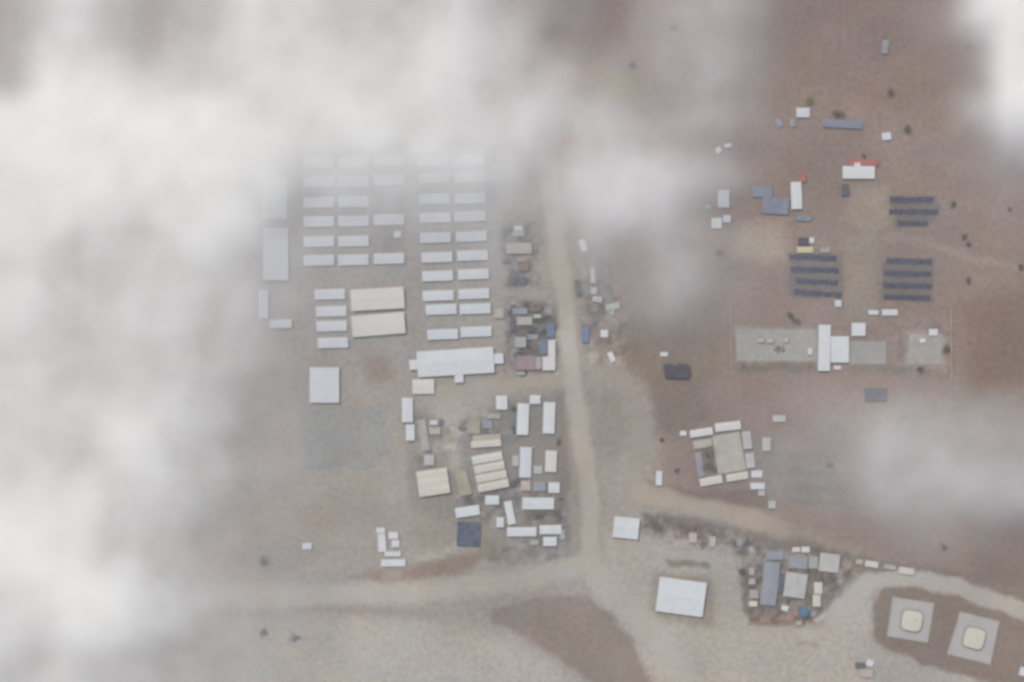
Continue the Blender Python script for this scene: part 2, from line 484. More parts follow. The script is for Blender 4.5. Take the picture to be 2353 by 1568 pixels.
zone(poly_mask([(1500, 1205), (1700, 1235), (1700, 1255), (1500, 1235)], 4), (130, 122, 115))
zone(line_mask(EAST_TRACK, 36, 6), (160, 152, 142), .85)
zone(line_mask(MAIN_ROAD, 66, 6), (146, 138, 130), .55)
zone(line_mask([(1450, 1120), (1600, 1160), (1745, 1192)], 40, 4), (176, 165, 151), .8)
zone(line_mask([(1745, 1195), (1880, 1232), (1960, 1262)], 22, 6), (158, 149, 138), .6)
zone(line_mask([(1440, 1095), (1420, 1180), (1400, 1200)], 46, 8), (163, 156, 146))
zone(line_mask(SIDE_ROAD, 34, 4), (168, 161, 150))
zone(poly_mask([(1000, 905), (1130, 890), (1130, 955), (1060, 960), (1060, 1090), (1030, 1070), (1025, 960), (985, 950)], 6), (166, 160, 150))
zone(line_mask(SOUTH_ROAD, 50, 6), (178, 173, 164))
zone(line_mask(SE_ROAD, 56, 6), (179, 174, 165))
zone(line_mask(MAIN_ROAD, 44, 3.5), (179, 172, 161))
zone(poly_mask([(2010, 1390), (2025, 1358), (2062, 1346), (2200, 1368), (2353, 1418), (2480, 1460), (2480, 1640), (2250, 1566), (2110, 1528), (2030, 1500), (2008, 1450)], 2.2), (133, 119, 109))
zone(line_mask([(1900, 1290), (1990, 1312), (2090, 1306), (2200, 1325), (2353, 1372)], 26, 4), (132, 120, 111))
zone(line_mask(LOOP_ROAD, 40, 2.2), (177, 172, 165))
zone(line_mask([(2000, 1495), (2110, 1545), (2260, 1580), (2353, 1600)], 34, 3), (176, 171, 164))
zone(line_mask([(1835, 1479), (1880, 1484)], 8, 1.5), (156, 147, 136))
zone(line_mask([(1537, 1288), (1625, 1300)], 13, 1.5), (136, 127, 117))
zone(poly_mask([(1294, 308), (1338, 306), (1340, 324), (1296, 328)], 4), (170, 96, 92))
zone(poly_mask([(1380, 170), (1460, 180), (1455, 235), (1375, 225)], 10), (140, 132, 102))

def mottle(poly, amp, soft=5):
    global col
    n_ = fbm(NX, NY, 150, 700 + len(poly), 3, .7) * 1.6
    col *= (1 + amp * n_ * poly_mask(poly, soft))[..., None]


mottle([(1165, 692), (1282, 692), (1285, 862), (1165, 862)], .75)
mottle([(1150, 515), (1238, 515), (1240, 662), (1165, 662)], .55)
mottle([(940, 955), (1180, 955), (1190, 1015), (1030, 1040), (1000, 1070), (950, 1060)], .4)
mottle([(1040, 1140), (1200, 1090), (1295, 1140), (1300, 1205), (1120, 1215)], .5)
mottle([(1690, 1255), (1950, 1265), (1960, 1320), (1880, 1440), (1710, 1430)], .6)
mottle([(1480, 1180), (1730, 1225), (1740, 1262), (1560, 1250), (1480, 1225)], .7)
mottle([(1330, 560), (1430, 640), (1440, 840), (1350, 840)], .45)
mottle([(1680, 752), (1880, 756), (1880, 850), (1690, 850)], .22)
mottle([(2050, 740), (2180, 740), (2180, 860), (2050, 860)], .22)
mottle([(1170, 1235), (1310, 1225), (1300, 1280), (1100, 1290)], .4)
for yy_ in (1048, 1083, 1118, 1152):
    zone(line_mask([(1815, yy_), (1930, yy_ + 3)], 15, 2.5), (124, 120, 119), .55)

# broad tonal drift of the dry soil
dr = fbm(NX, NY, 18, 301, 6, .62)
col *= (1 + .20 * dr)[..., None]
tint = fbm(NX, NY, 40, 401, 4)
col[..., 0] *= 1 + .05 * tint; col[..., 2] *= 1 - .07 * tint
col *= np.array([.995, .985, .962])
cl = np.clip(col / 255, 0, 1)
cl = np.where(cl <= .04045, cl / 12.92, ((cl + .055) / 1.055) ** 2.4) * ALB
# contrast is veiled by the thin vapour above the place: start from deeper soil tones
LUM = cl.mean(axis=2, keepdims=True)


def sample(xs, ys):
    fx = np.clip((np.asarray(xs) - GX0) / GS, 0, NX - 1.001); fy = np.clip((np.asarray(ys) - GY0) / GS, 0, NY - 1.001)
    i = fx.astype(int); j = fy.astype(int); a = (fx - i)[..., None]; b = (fy - j)[..., None]
    return (cl[j, i] * (1 - a) + cl[j, i + 1] * a) * (1 - b) + (cl[j + 1, i] * (1 - a) + cl[j + 1, i + 1] * a) * b


def soil_mat(name, grain=0.34, hue=0.10):
    m = bpy.data.materials.new(name); m.use_nodes = True
    nt = m.node_tree; N = nt.nodes; L = nt.links; b = N['Principled BSDF']
    b.inputs['Roughness'].default_value = .95; b.inputs['Specular IOR Level'].default_value = .1
    at = N.new('ShaderNodeAttribute'); at.attribute_name = 'soil'
    g = N.new('ShaderNodeNewGeometry')
    n1 = N.new('ShaderNodeTexNoise'); n1.inputs['Scale'].default_value = .20; n1.inputs['Detail'].default_value = 3; n1.inputs['Roughness'].default_value = .7
    n2 = N.new('ShaderNodeTexNoise'); n2.inputs['Scale'].default_value = .16; n2.inputs['Detail'].default_value = 3
    L.new(g.outputs['Position'], n1.inputs['Vector']); L.new(g.outputs['Position'], n2.inputs['Vector'])
    mr = N.new('ShaderNodeMapRange'); mr.inputs['From Min'].default_value = .3; mr.inputs['From Max'].default_value = .7
    mr.inputs['To Min'].default_value = 1 - grain / 2; mr.inputs['To Max'].default_value = 1 + grain / 2
    L.new(n1.outputs['Fac'], mr.inputs['Value'])
    sc = N.new('ShaderNodeVectorMath'); sc.operation = 'SCALE'
    L.new(at.outputs['Color'], sc.inputs[0]); L.new(mr.outputs[0], sc.inputs['Scale'])
    # mineral speckle: slight hue drift, grain by grain
    sb = N.new('ShaderNodeVectorMath'); sb.operation = 'SUBTRACT'; sb.inputs[1].default_value = (.5, .5, .5)
    L.new(n2.outputs['Color'], sb.inputs[0])
    s2 = N.new('ShaderNodeVectorMath'); s2.operation = 'SCALE'; s2.inputs['Scale'].default_value = hue * 2
    L.new(sb.outputs[0], s2.inputs[0])
    a1 = N.new('ShaderNodeVectorMath'); a1.operation = 'ADD'; a1.inputs[1].default_value = (1, 1, 1)
    L.new(s2.outputs[0], a1.inputs[0])
    mu = N.new('ShaderNodeVectorMath'); mu.operation = 'MULTIPLY'
    L.new(sc.outputs[0], mu.inputs[0]); L.new(a1.outputs[0], mu.inputs[1])
    L.new(mu.outputs[0], b.inputs['Base Color'])
    return m


SOIL = soil_mat('dry_soil'); TRACK = soil_mat('worn_dust', .14, .05)


def sheet(name, xs, ys, z, mat, ids=None):
    """regular sheet with the soil colour stored per vertex"""
    xx, yy = np.meshgrid(xs, ys); nx, ny = len(xs), len(ys)
    co = np.stack([xx, yy, np.full_like(xx, z)], -1).reshape(-1, 3).astype(np.float32)
    i = np.arange(nx * ny).reshape(ny, nx)
    f = np.stack([i[:-1, :-1], i[:-1, 1:], i[1:, 1:], i[1:, :-1]], -1).reshape(-1, 4).astype(np.int32)
    return raw_mesh(name, co, f, sample(xx, yy).reshape(-1, 3), mat)


def raw_mesh(name, co, f, c, mat):
    me = bpy.data.meshes.new(name)
    me.vertices.add(len(co)); me.vertices.foreach_set('co', co.ravel())
    me.loops.add(f.size); me.loops.foreach_set('vertex_index', f.ravel().astype(np.int32))
    me.polygons.add(len(f)); me.polygons.foreach_set('loop_start', np.arange(0, f.size, 4, dtype=np.int32))
    me.update(calc_edges=True)
    a = me.attributes.new('soil', 'FLOAT_COLOR', 'POINT')
    rgba = np.ones((len(co), 4), np.float32); rgba[:, :3] = c
    a.data.foreach_set('color', rgba.ravel())
    me.materials.append(mat)
    o = bpy.data.objects.new(name, me); COL.objects.link(o)
    return o


far = np.array([600, 700, 900, 1300, 2200, 4500, 9000, 20000.])
xs = np.concatenate([-far[::-1], gx, far]); ys = np.concatenate([-far[::-1] + 150, gy, far - 150])
structure(sheet('ground', xs, ys, 0.0, SOIL), 'dry tan and brown bare earth under the whole site')


def road(name, label, line, width, z):
    """dirt road: strip along a centre line with wandering edges"""
    pts = [Vector(P(p)) for p in line]
    # resample
    out = [pts[0]]
    for a, b in zip(pts, pts[1:]):
        n = max(1, int((b - a).length / 3))
        out += [a + (b - a) * (k / n) for k in range(1, n + 1)]
    for _ in range(8):
        out = [out[0]] + [(out[k - 1] + out[k] * 2 + out[k + 1]) / 4 for k in range(1, len(out) - 1)] + [out[-1]]
    n = len(out); m = 9; co = []; 
    wl = [random.gauss(0, 1) for _ in range(n)]; wr = [random.gauss(0, 1) for _ in range(n)]
    for _ in range(4):
        wl = [(wl[max(0, k - 1)] + wl[k] + wl[min(n - 1, k + 1)]) / 3 for k in range(n)]
        wr = [(wr[max(0, k - 1)] + wr[k] + wr[min(n - 1, k + 1)]) / 3 for k in range(n)]
    for k in range(n):
        d = (out[min(n - 1, k + 1)] - out[max(0, k - 1)]).normalized(); nn = Vector((-d.y, d.x))
        hw = width * K / 2
        for j in range(m):
            q = -1 + 2 * j / (m - 1)
            w = hw + (wr[k] if q > 0 else wl[k]) * 1.2
            p = out[k] + nn * q * w
            co.append((p.x, p.y, z + .05 * (1 - q * q)))
    co = np.array(co, np.float32); i = np.arange(n * m).reshape(n, m)
    f = np.stack([i[:-1, :-1], i[1:, :-1], i[1:, 1:], i[:-1, 1:]], -1).reshape(-1, 4)[:, ::-1]
    return structure(raw_mesh(name, co, f, sample(co[:, 0], co[:, 1]), TRACK), label)


road('road', 'pale dirt road running north to south past the walled yards', MAIN_ROAD, 44, .020)
road('road', 'pale dirt road along the south side, fading under the white cloud', SOUTH_ROAD, 40, .016)
road('road', 'pale loop road bending round the two fuel tanks', LOOP_ROAD, 36, .020)
road('track', 'dusty track winding past the walled compound east of the main road', EAST_TRACK, 34, .008)
road('track', 'short dusty side road south of the long white hall', SIDE_ROAD, 28, .012)
road('road', 'wide dusty road leaving the junction to the south-east', SE_ROAD, 46, .012)


def slab(name, label, corners, mat, z=.06):
    m = MB(); m.prism([P(p) for p in corners][::-1], -.05, z)
    return structure(m.build(name, mat), label)


slab('pavement', 'pale concrete apron east of the white stepped building', [(1951, 784), (2035, 784), (2035, 836), (1951, 836)], CONCD)

slab('pavement', 'pale grey paved yard west of the white T-shaped building', [(1692, 757), (1876, 757), (1876, 829), (1694, 829)], CONCY)
slab('pavement', 'pale paved corner plot in the east of the eastern compound', [(2090, 768), (2164, 768), (2164, 836), (2086, 836)], CONCY, .055)

# ------------------------------------------------------------------ west camp: rows of white sheds
ordw = ['first', 'second', 'third', 'fourth', 'fifth', 'sixth', 'seventh', 'eighth', 'ninth', 'tenth', 'eleventh']
GW = 'white sheds of the three western columns'
rowsW = [372, 417, 464, 508, 554, 597]
colsW = [(733, 'left'), (812.5, 'middle'), (894, 'right')]
proto = None
for ri, yv in enumerate(rowsW):
    for ci, (xv, cn) in enumerate(colsW):
        if ci == 2 and ri in (2, 4): continue
        yy = yv - (3 if ci == 2 else (-1 if ci == 0 else 0))
        end = 'northernmost, almost lost in cloud' if ri == 0 else ('southernmost of its column' if ri == 5 else f'{ordw[ri]} row from the north')
        lb = f'white shed in the {cn} column of the western shed block, {end}'
        loc = (X(xv), Y(yy), 0); rz = math.radians(1.6)
        if proto is None:
            proto = thing('shed', lb, 'shed', loc, rz, GW)
            gable_parts(proto, 70 * K, 24.5 * K, 3.6, COOL, WALLW, pitch=.06)
        else:
            dup(proto, loc, rz, lb)
GE = 'white sheds of the paired rows beside the eastern yard'
rowsE = [(995, 1075, 370, 368), (997, 1079, 410, 408), (998, 1080, 457, 456), (1000, 1080, 500, 497), (1001, 1083, 546, 543), (1004, 1086, 591, 587),
         (1005.5, 1088, 634, 630), (1007, 1089, 679, 675), (1014, 1092, 711, 709.5), (1017.5, 1094, 768, 762)]
proto = None
for ri, (xa, xb, ya, yb) in enumerate(rowsE):
    for xv, yv, cn in ((xa, ya, 'west'), (xb, yb, 'east')):
        if ri == 0: e = 'topmost pair, veiled by cloud'
        elif ri == 9: e = 'pair above the long hall'
        else: e = f'{ordw[ri]} pair from the top'
        lb = f'white shed on the {cn} side of the paired rows, {e}'
        loc = (X(xv), Y(yv), 0); rz = math.radians(2.0)
        if proto is None:
            proto = thing('shed', lb, 'shed', loc, rz, GE)
            gable_parts(proto, 71 * K, 23.5 * K, 3.6, COOL, WALLW, pitch=.06)
        else:
            dup(proto, loc, rz, lb)
GS4 = 'four white sheds beside the two big halls'
proto = None
for ri, (x0, y0, x1, y1) in enumerate([(723, 664, 793, 688), (727, 703, 796, 727), (728, 737, 797, 761), (731, 776, 800, 799)]):
    lb = f'small white shed west of the two warm-white halls, {["topmost", "second", "third", "lowest"][ri]} of four'
    cx, cy, w, h = rect(x0, y0, x1, y1); rz = math.radians(1.5)
    if proto is None:
        proto = thing('shed', lb, 'shed', (cx, cy, 0), rz, GS4); gable_parts(proto, w, h, 3.6, COOL, WALLW, pitch=.06)
    else: dup(proto, (cx, cy, 0), rz, lb)

shed('big warm-white hall, the northern one of two lying side by side', [(806, 667), (929, 658), (929, 709), (808, 714)], WARM, hw=6, name='hall', cat='hall', pitch=.06)
shed('big warm-white hall, the southern one of two lying side by side', [(808, 726), (930, 717), (931, 765), (811, 775)], WARM, hw=6, name='hall', cat='hall', pitch=.06)
shed('long north-south white building dissolving in cloud, northern of two in line', (603, 408, 660, 502), COOL, hw=5, name='hall', cat='hall', pitch=.1)
shed('long north-south white building half veiled by cloud, southern of two in line', (605, 524, 663, 644), COOL, hw=5, name='hall', cat='hall', pitch=.1)
shed('narrow upright white shed in the mist at the west edge of the camp', (595, 666, 617, 731), COOL)
shed('short white shed lying crosswise at the foot of the narrow upright shed', (620, 734, 671, 754), COOL, ang=1)
shed('square white building standing alone south of the four small sheds', (712, 844, 780, 925), COOL, hw=5, name='square_building', cat='building', pitch=.08)
container('tiny white cabin alone in the empty plot among the western sheds', (905, 531, 922, 546), WHITE)

# the long notched hall
t = thing('long_hall', 'long white hall with small annexes on both ends and its south side', 'hall', (X(1047), Y(832), 0), math.radians(3.6))
gable_parts(t, 176 * K, 59 * K, 5.2, WHITE, WALLW, pitch=.08)
for (vx, vy, w, h) in ((951, 838, 20, 23), (1146, 824, 22, 23), (1055, 868, 20, 22)):
    a = MB(); c = Vector((X(vx) - X(1047), Y(vy) - Y(832))); c.rotate(__import__('mathutils').Matrix.Rotation(-math.radians(3.6), 2))
    a.box(c.x - w * K / 2, c.x + w * K / 2, c.y - h * K / 2, c.y + h * K / 2, 0, 4.9); a.build('annex', WHITE, t)
shed('small warm-white shed tucked under the south-west corner of the long hall', (948, 871, 998, 905), WARM, ang=1)

# ------------------------------------------------------------------ central compound
shed("upright white shed at the compound's west edge, taller of two in line", (924, 914, 949, 970), WHITE)
shed("upright white shed at the compound's west edge, below a taller one", (933, 975, 953, 1012), WHITE)
block('slender grey canopy slanting south from the two upright sheds', [(953, 966), (972, 964), (994, 1032), (976, 1036)], GREY, name='canopy', cat='canopy', hw=2.6)
shed('white stub-ended shed at the south tip of the grey canopy', (975, 1045, 998, 1069), LGREY)
container('pale lilac container beside a dark one in the middle of the compound', (988, 966, 1006, 976), COOL)
container('small dark container touching the pale lilac one', (1009, 964, 1018, 977), DKBLUE)
block('low grey-beige hut south of the pale lilac container', (986, 982, 1012, 998), BEIGE, hw=2.8, name='hut', cat='hut')
block('olive tent-like square hut in the middle of the compound', (1074, 965, 1104, 997), OLIVE, hw=3, name='hut', cat='hut')
container('grey-blue container east of the olive hut', (1108, 966, 1132, 984), BLUEGREY)
container('slate container north-east of the olive hut', (1120, 950, 1150, 962), GREY)
block('pale brown lean-to attached to the north side of a cream shed', [(1088, 1000), (1150, 996), (1151, 1010), (1084, 1014)], PINKB, hw=3, name='lean_to', cat='shed')
shed('narrow cream shed just north of the ridged cream hall', [(1082, 1014), (1151, 1009), (1152, 1025), (1083, 1029)], CREAM)
tl, tr, br, bl = [Vector(p_) for p_ in ((1083, 1048), (1152, 1036), (1170, 1119), (1099, 1133))]
for k_, (mt_, ds_) in enumerate(((WARM, 'northernmost and whitest'), (CREAM, 'second from the north'), (CREAM, 'third from the north'), (CREAM, 'southernmost'))):
    f0, f1 = k_ / 4 + .005, (k_ + 1) / 4 - .02
    st_ = (0, 2, 4, 5)[k_] * (.25)
    q_ = [tl.lerp(bl, f0), tr.lerp(br, f0), tr.lerp(br, f1), tl.lerp(bl, f1)]
    shed('cream strip-roofed hall, ' + ds_ + ' of four stepped side by side', [(p_.x + st_, p_.y) for p_ in q_], mt_, hw=5 + .3 * (k_ % 2), name='hall', cat='hall', group='four stepped cream halls', pitch=.12)
shed('cream hall of three ridged bays at the south-west of the compound', [(957, 1083), (1026, 1074), (1036, 1131), (964, 1142)], CREAM, hw=5.5, bays=3, name='hall', cat='hall', pitch=.10)
block('olive-drab ribbed platform between the two cream halls', [(1046, 1084), (1072, 1078), (1085, 1134), (1056, 1142)], OLIVE, hw=3, name='platform', cat='platform')
shed('small white hut south of the four-bay cream hall', (1115, 1138, 1147, 1159), WHITE, ang=1)
shed('white shed just north of the navy tarpaulin', [(1046, 1167), (1101, 1159), (1103, 1182), (1048, 1190)], WHITE)
t = thing('tarpaulin_shelter', 'dark navy tarpaulin shelter in the south of the compound', 'shelter', (X(1077), Y(1227), 0), math.radians(-2))
m = MB(); n = 14; w, h = 53 * K, 56 * K
for i in range(n + 1):
    for j in range(n + 1):
        u, v = i / n * 2 - 1, j / n * 2 - 1
        m.v.append((u * w / 2, v * h / 2, 3.2 - 1.1 * (u * u + v * v) * .5 + .18 * math.sin(i * 1.7) * math.cos(j * 2.1)))
for i in range(n):
    for j in range(n):
        a = i * (n + 1) + j; m.f.append((a, a + n + 1, a + n + 2, a + 1))
m.build('tarpaulin', NAVY, t)
m = MB()
for sx in (-1, 0, 1):
    for sy in (-1, 0, 1): m.box(sx * w * .46 - .1, sx * w * .46 + .1, sy * h * .46 - .1, sy * h * .46 + .1, 0, 2.05 if sx and sy else 2.4)
m.build('support_post', FRAME, t)
shed('small square white hut west of the leaning narrow shed', (1141, 1188, 1158, 1211), WHITE)
shed('narrow white shed leaning off the grid near the south-east corner of the compound', [(1156, 1153), (1174, 1150), (1187, 1202), (1170, 1206)], WHITE)
shed('square white hut at the north of the compound yard', (1140, 909, 1166, 941), WHITE)
GN_ = 'white sheds round the eastern court of the compound'
shed('small white shed closing the north end of the eastern court', (1217, 908, 1242, 928), WHITE, group=GN_)
shed('tall white shed on the north-west side of the eastern court', (1188, 927, 1215, 999), WHITE, ang=-2, group=GN_)
shed('tall white shed on the north-east side of the eastern court, beside the road', (1248, 924, 1275, 996), WHITE, ang=-2, group=GN_)
shed('tall white shed on the south-west side of the eastern court', (1194, 1027, 1221, 1097), COOL, ang=-2, group=GN_)
shed('shorter white shed on the south-east side of the eastern court', (1253, 1035, 1279, 1084), WARM, ang=-2, group=GN_)
block('small beige flat-roofed hut below the south-west shed of the court', (1197, 1104, 1219, 1127), PINKB, name='hut', cat='hut')
shed('small square white hut at the south-east corner of the court', (1260, 1108, 1286, 1132), WHITE)
shed('broad white shed closing the south end of the court', (1200, 1143, 1273, 1170), WHITE)
shed('long low white shed along the south edge of the compound', (1165, 1211, 1233, 1232), WHITE, ang=.5)
shed('white shed in line east of the long low one at the south edge', (1240, 1206, 1290, 1227), WHITE, ang=.5)
shed('small white hut below the south-east corner sheds', (1248, 1233, 1279, 1254), WHITE)
container('pale grey container at the west flank of the court', (1177, 1047, 1192, 1071), LGREY)
container('dull grey container south of the long low shed', (1218, 1240, 1238, 1252), GREY)
container('grey container by the south-east corner hut', (1286, 1216, 1298, 1240), GREY, ang=5)
block('slate-grey store inside the south part of the court', (1226, 1106, 1254, 1128), BLUEGREY, name='hut', cat='hut')

# scattered white cabins in the south-west
GC = 'white cabins clustered south-west of the compound'
container('white cabin at the north end of the L-shaped cluster', (865, 1212, 885, 1225), WHITE, group=GC)
container('long upright white cabin forming the stem of the L-shaped cluster', (869, 1226, 887, 1268), WHITE, ang=3, group=GC)
container('white cabin inside the L-shaped cluster, the upper one', (893, 1222, 915, 1238), WHITE, group=GC)
container('white cabin inside the L-shaped cluster, the lower one', (900, 1240, 918, 1257), WHITE, group=GC)
container('white cabin forming the foot of the L-shaped cluster', (884, 1267, 921, 1278), WHITE, group=GC)
container('white cabin lying apart below the L-shaped cluster', (876, 1285, 932, 1301), WHITE, ang=1, group=GC)
container('lone small white container on open ground near the cloud', (695, 1247, 717, 1262), COOL)

# ------------------------------------------------------------------ yards west of the main road
container('white container at the north end of the roadside yard', (1181, 519, 1201, 530), COOL)
block('khaki flat-roofed hut just below the white container', (1177, 531, 1205, 543), BEIGE, name='hut', cat='hut')
block('wide beige flat-roofed building in the northern roadside yard', (1163, 558, 1222, 583), BEIGE)
block('yellowish-olive hut between the beige building and a rust-brown one', (1187, 590, 1212, 601), OLIVE, name='hut', cat='hut')
shed('rust-brown roofed shed south of the yellowish hut', (1191, 603, 1216, 622), RUST)
truck('dark slate truck parked at the south of the northern yard, the western of two', (1171, 638, 1188, 655), DKBLUE)
truck('dark slate truck parked at the south of the northern yard, the eastern of two', (1192, 638, 1210, 655), DKBLUE)
block('pale blue-grey roofed hut at the north of the cluttered yard', (1178, 708, 1212, 722), BLUEGREY, name='hut', cat='hut')
block('beige flat-roofed hut in the cluttered yard, below the pale blue-grey one', (1187, 728, 1223, 747), BEIGE, name='hut', cat='hut')
block('small beige hut beside the paired white sheds', (1136, 709, 1157, 731), BEIGE, name='hut', cat='hut')
shed('grey roofed shed in the south-west of the cluttered yard', (1183, 774, 1209, 798), GREY)
truck('teal-blue truck parked north of the L-shaped white building', (1256, 742, 1275, 777), BLUE, flip=True)
truck('blue truck parked right against the L-shaped white building', (1240, 778, 1257, 814), BLUE)
truck('dark navy truck parked in the north-west corner of the cluttered yard', (1172, 700, 1182, 716), DKBLUE)
truck('dark slate truck parked along the west side of the cluttered yard', (1172, 730, 1184, 762), DKBLUE)
truck('black-grey truck in the middle of the cluttered yard', (1213, 752, 1231, 764), DARK)
truck('dark olive-grey truck on the north side of the cluttered yard', (1218, 706, 1245, 716), RUST)
block('faded mauve flat-roofed building beside the L-shaped white building', (1186, 817, 1229, 850), MAUVE)
block('narrow violet-grey lean-to on the east side of the mauve building', (1230, 820, 1244, 848), GREY, name='lean_to', cat='shed', hw=3)
t = thing('flat_roofed_building', 'L-shaped warm-white building on the west kerb of the main road', 'building', (X(1261), Y(816), 0))
pl = [(1246, 819), (1259, 819), (1259, 781), (1276, 781), (1276, 851), (1246, 851)]
lp = [(X(a) - X(1261), Y(b) - Y(816)) for a, b in pl][::-1]
flat_parts(t, 30 * K, 70 * K, 4, WARM, WALLW, poly=lp, door=False)
truck('dark blue truck parked east of the main road', (1336, 747, 1354, 787), BLUE)
container('slanted white container east of the main road, near the thick cloud puff', (1332, 550, 1347, 577), WHITE, ang=18)
truck('dark truck standing on the east verge of the main road', (1322, 644, 1336, 680), DKBLUE, ang=8)
GP = 'pale sheds strung along the east side of the main road'
container('pale container east of the road, the northern one of a close pair', (1357, 660, 1372, 676), LGREY, group=GP)
container('pale container east of the road, the southern one of a close pair', (1361, 681, 1383, 694), LGREY, ang=-8, group=GP)
container('long pale container pointing north-east, east of the close pair', (1392, 697, 1424, 712), LGREY, ang=14, group=GP)
container('white cube-like container between the road and the bare brown field', (1380, 758, 1397, 775), WHITE, group=GP)
container('slanted white container on the edge of the dusty track', (1399, 808, 1411, 832), WHITE, ang=25, group=GP)
container('faint grey container just north of the slanted one by the track', (1356, 615, 1368, 650), LGREY, ang=3, group=GP)
container('faint grey-white container at the bend of the track', (1398, 712, 1412, 724), GREY, ang=-20, group=GP)

# ------------------------------------------------------------------ north-east
GNE = 'small white sheds below the cloud puff in the north-east'
shed('upright white shed below the cloud puff in the north-east', (1649, 437, 1675, 477), COOL, ang=-1, group=GNE)
shed('square white hut south of the upright shed, the larger of two', (1634, 501, 1658, 525), WHITE, group=GNE)
shed('little white hut touching the corner of a larger square hut', (1661, 495, 1678, 511), WHITE, group=GNE)
container('tiny pale cabin at the fringe of the cloud puff', (1620, 471, 1632, 479), LGREY)
container('pale slanting container near the north-east cloud fringe, eastern one of two', (1664, 330, 1681, 339), WHITE, ang=10)
container('pale slanting container near the north-east cloud fringe, western one of two', (1644, 339, 1657, 351), WHITE, ang=30)
shed('white shed under a yellow-green tree in the far north-east', (1829, 248, 1860, 270), COOL, hw=3)
bush('yellow-green tree just north of a small white shed', 1858, 231, 7.5, LEAFY, group='trees of the north-east field', h=6, squash=.6)
shed('long blue-grey roofed shed east of the yellow-green tree', [(1890, 274), (1982, 279), (1982, 297), (1890, 292)], SLATE, hw=3)
bush('dark green tree north of the long blue-grey shed', 1925, 262, 8, LEAF, group='trees of the north-east field', squash=.5)
container('pale grey slanted container west of the blue-grey shed, the leftmost of two', (1783, 272, 1796, 292), BLUEGREY, ang=30)
container('pale grey upright container west of the blue-grey shed', (1815, 274, 1827, 292), BLUEGREY)
container('white and lilac container alone below the far north-east field', (2026, 305, 2047, 322), COOL, ang=8)
container('pale upright container alone in the northern brown field', (2026, 93, 2041, 124), BLUEGREY, ang=-8)
t = shed('bright white building with a small porch and a red roof behind it', (1935, 382, 2009, 411), WHITE)
m = MB(); m.box(-14 * K + 4 * K, 4 * K, 14 * K, 22 * K, 0, 3.6); m.build('porch', WHITE, t)
shed('low red-roofed shed along the north side of a bright white building', (1948, 366, 2018, 381), RED, hw=2.8)
shed('tall narrow white building turned slightly off north, right of a blue-grey store', [(1814, 419), (1837, 418), (1846, 480), (1820, 481)], WHITE)
block('small red hut at the top of the tall narrow white building', (1836, 400, 1852, 418), RED, name='hut', cat='hut', hw=2.6)
block('blue-grey store west of the tall narrow white building, the larger southern one', (1750, 454, 1812, 492), SLATE, hw=3.2, ang=-3)
block('blue-grey store west of the tall narrow white building, the smaller northern one', (1728, 428, 1774, 453), SLATE, hw=3.2)
container('lilac-grey container below the tall narrow white building', (1828, 496, 1864, 508), SLATE)
truck('dark truck east of the tall narrow white building', (1934, 424, 1950, 450), DKBLUE)
container('black container north of a pale yellow hut', (1834, 546, 1858, 564), DARK)
container('tiny bright white container beside the black container', (1859, 546, 1870, 559), WHITE)
shed('pale yellow hut above the western solar rows', (1831, 567, 1868, 581), YELLOW, hw=2.8)
container('grey container east of the pale yellow hut', (1885, 568, 1907, 581), GREY)

# solar rows
GSOL = 'dark panel rows of the eastern fields'


def solar(label, x0, x1, y, slope=0.0, th=13.0):
    cx, cy = X((x0 + x1) / 2), Y(y); w = (x1 - x0) * K; d = th * K
    t = thing('solar_panel_row', label, 'solar panels', (cx, cy, 0), math.radians(slope), GSOL)
    n = max(4, int(w / 4.2)); fr = MB()
    for k in range(n):
        xa = -w / 2 + k * w / n; xb = xa + w / n - random.uniform(.15, .7)
        m = MB(); z0, z1 = .7, 2.3
        j = random.uniform(-.3, .3); dd = d * random.uniform(.8, 1.12)
        i = 0
        m.v += [(xa, -dd / 2 + j, z0), (xb, -dd / 2 + j, z0), (xb, dd / 2 + j, z1), (xa, dd / 2 + j, z1)]
        m.v += [(a, b, c - .08) for a, b, c in m.v]
        for q in ((0, 1, 2, 3), (7, 6, 5, 4), (0, 4, 5, 1), (1, 5, 6, 2), (2, 6, 7, 3), (3, 7, 4, 0)): m.f.append(q)
        m.build('panel', PANEL, t)
        for yy, zz in ((-d * .32, .9), (d * .32, 1.9)):
            fr.box((xa + xb) / 2 - .08, (xa + xb) / 2 + .08, yy - .08, yy + .08, 0, zz)
    fr.build('support_frame', FRAME, t)


for q, (a, b, y, s) in enumerate([(2045, 2145, 459, 0), (2043, 2157, 487, 0), (2062, 2131, 514, -1)]):
    solar(f'dark panel row in the small northern field, {["top", "middle, longest", "bottom, shortest"][q]} of three', a, b, y, s)
for q, (a, b, y, s) in enumerate([(1813, 1922, 592, -2), (1816, 1927, 620.5, -1.5), (1828, 1926, 648, -3), (1826, 1934, 675, -4)]):
    solar(f'dark panel row in the field below the pale yellow hut, {ordw[q]} from the top', a, b, y, s)
for q, (a, b, y, s) in enumerate([(2036, 2142, 601, -1.5), (2031, 2140, 629, -2), (2030, 2142, 657, -1), (2031, 2138, 684, -2)]):
    solar(f'dark panel row in the eastern field above the walled compound, {ordw[q]} from the top', a, b, y, s)

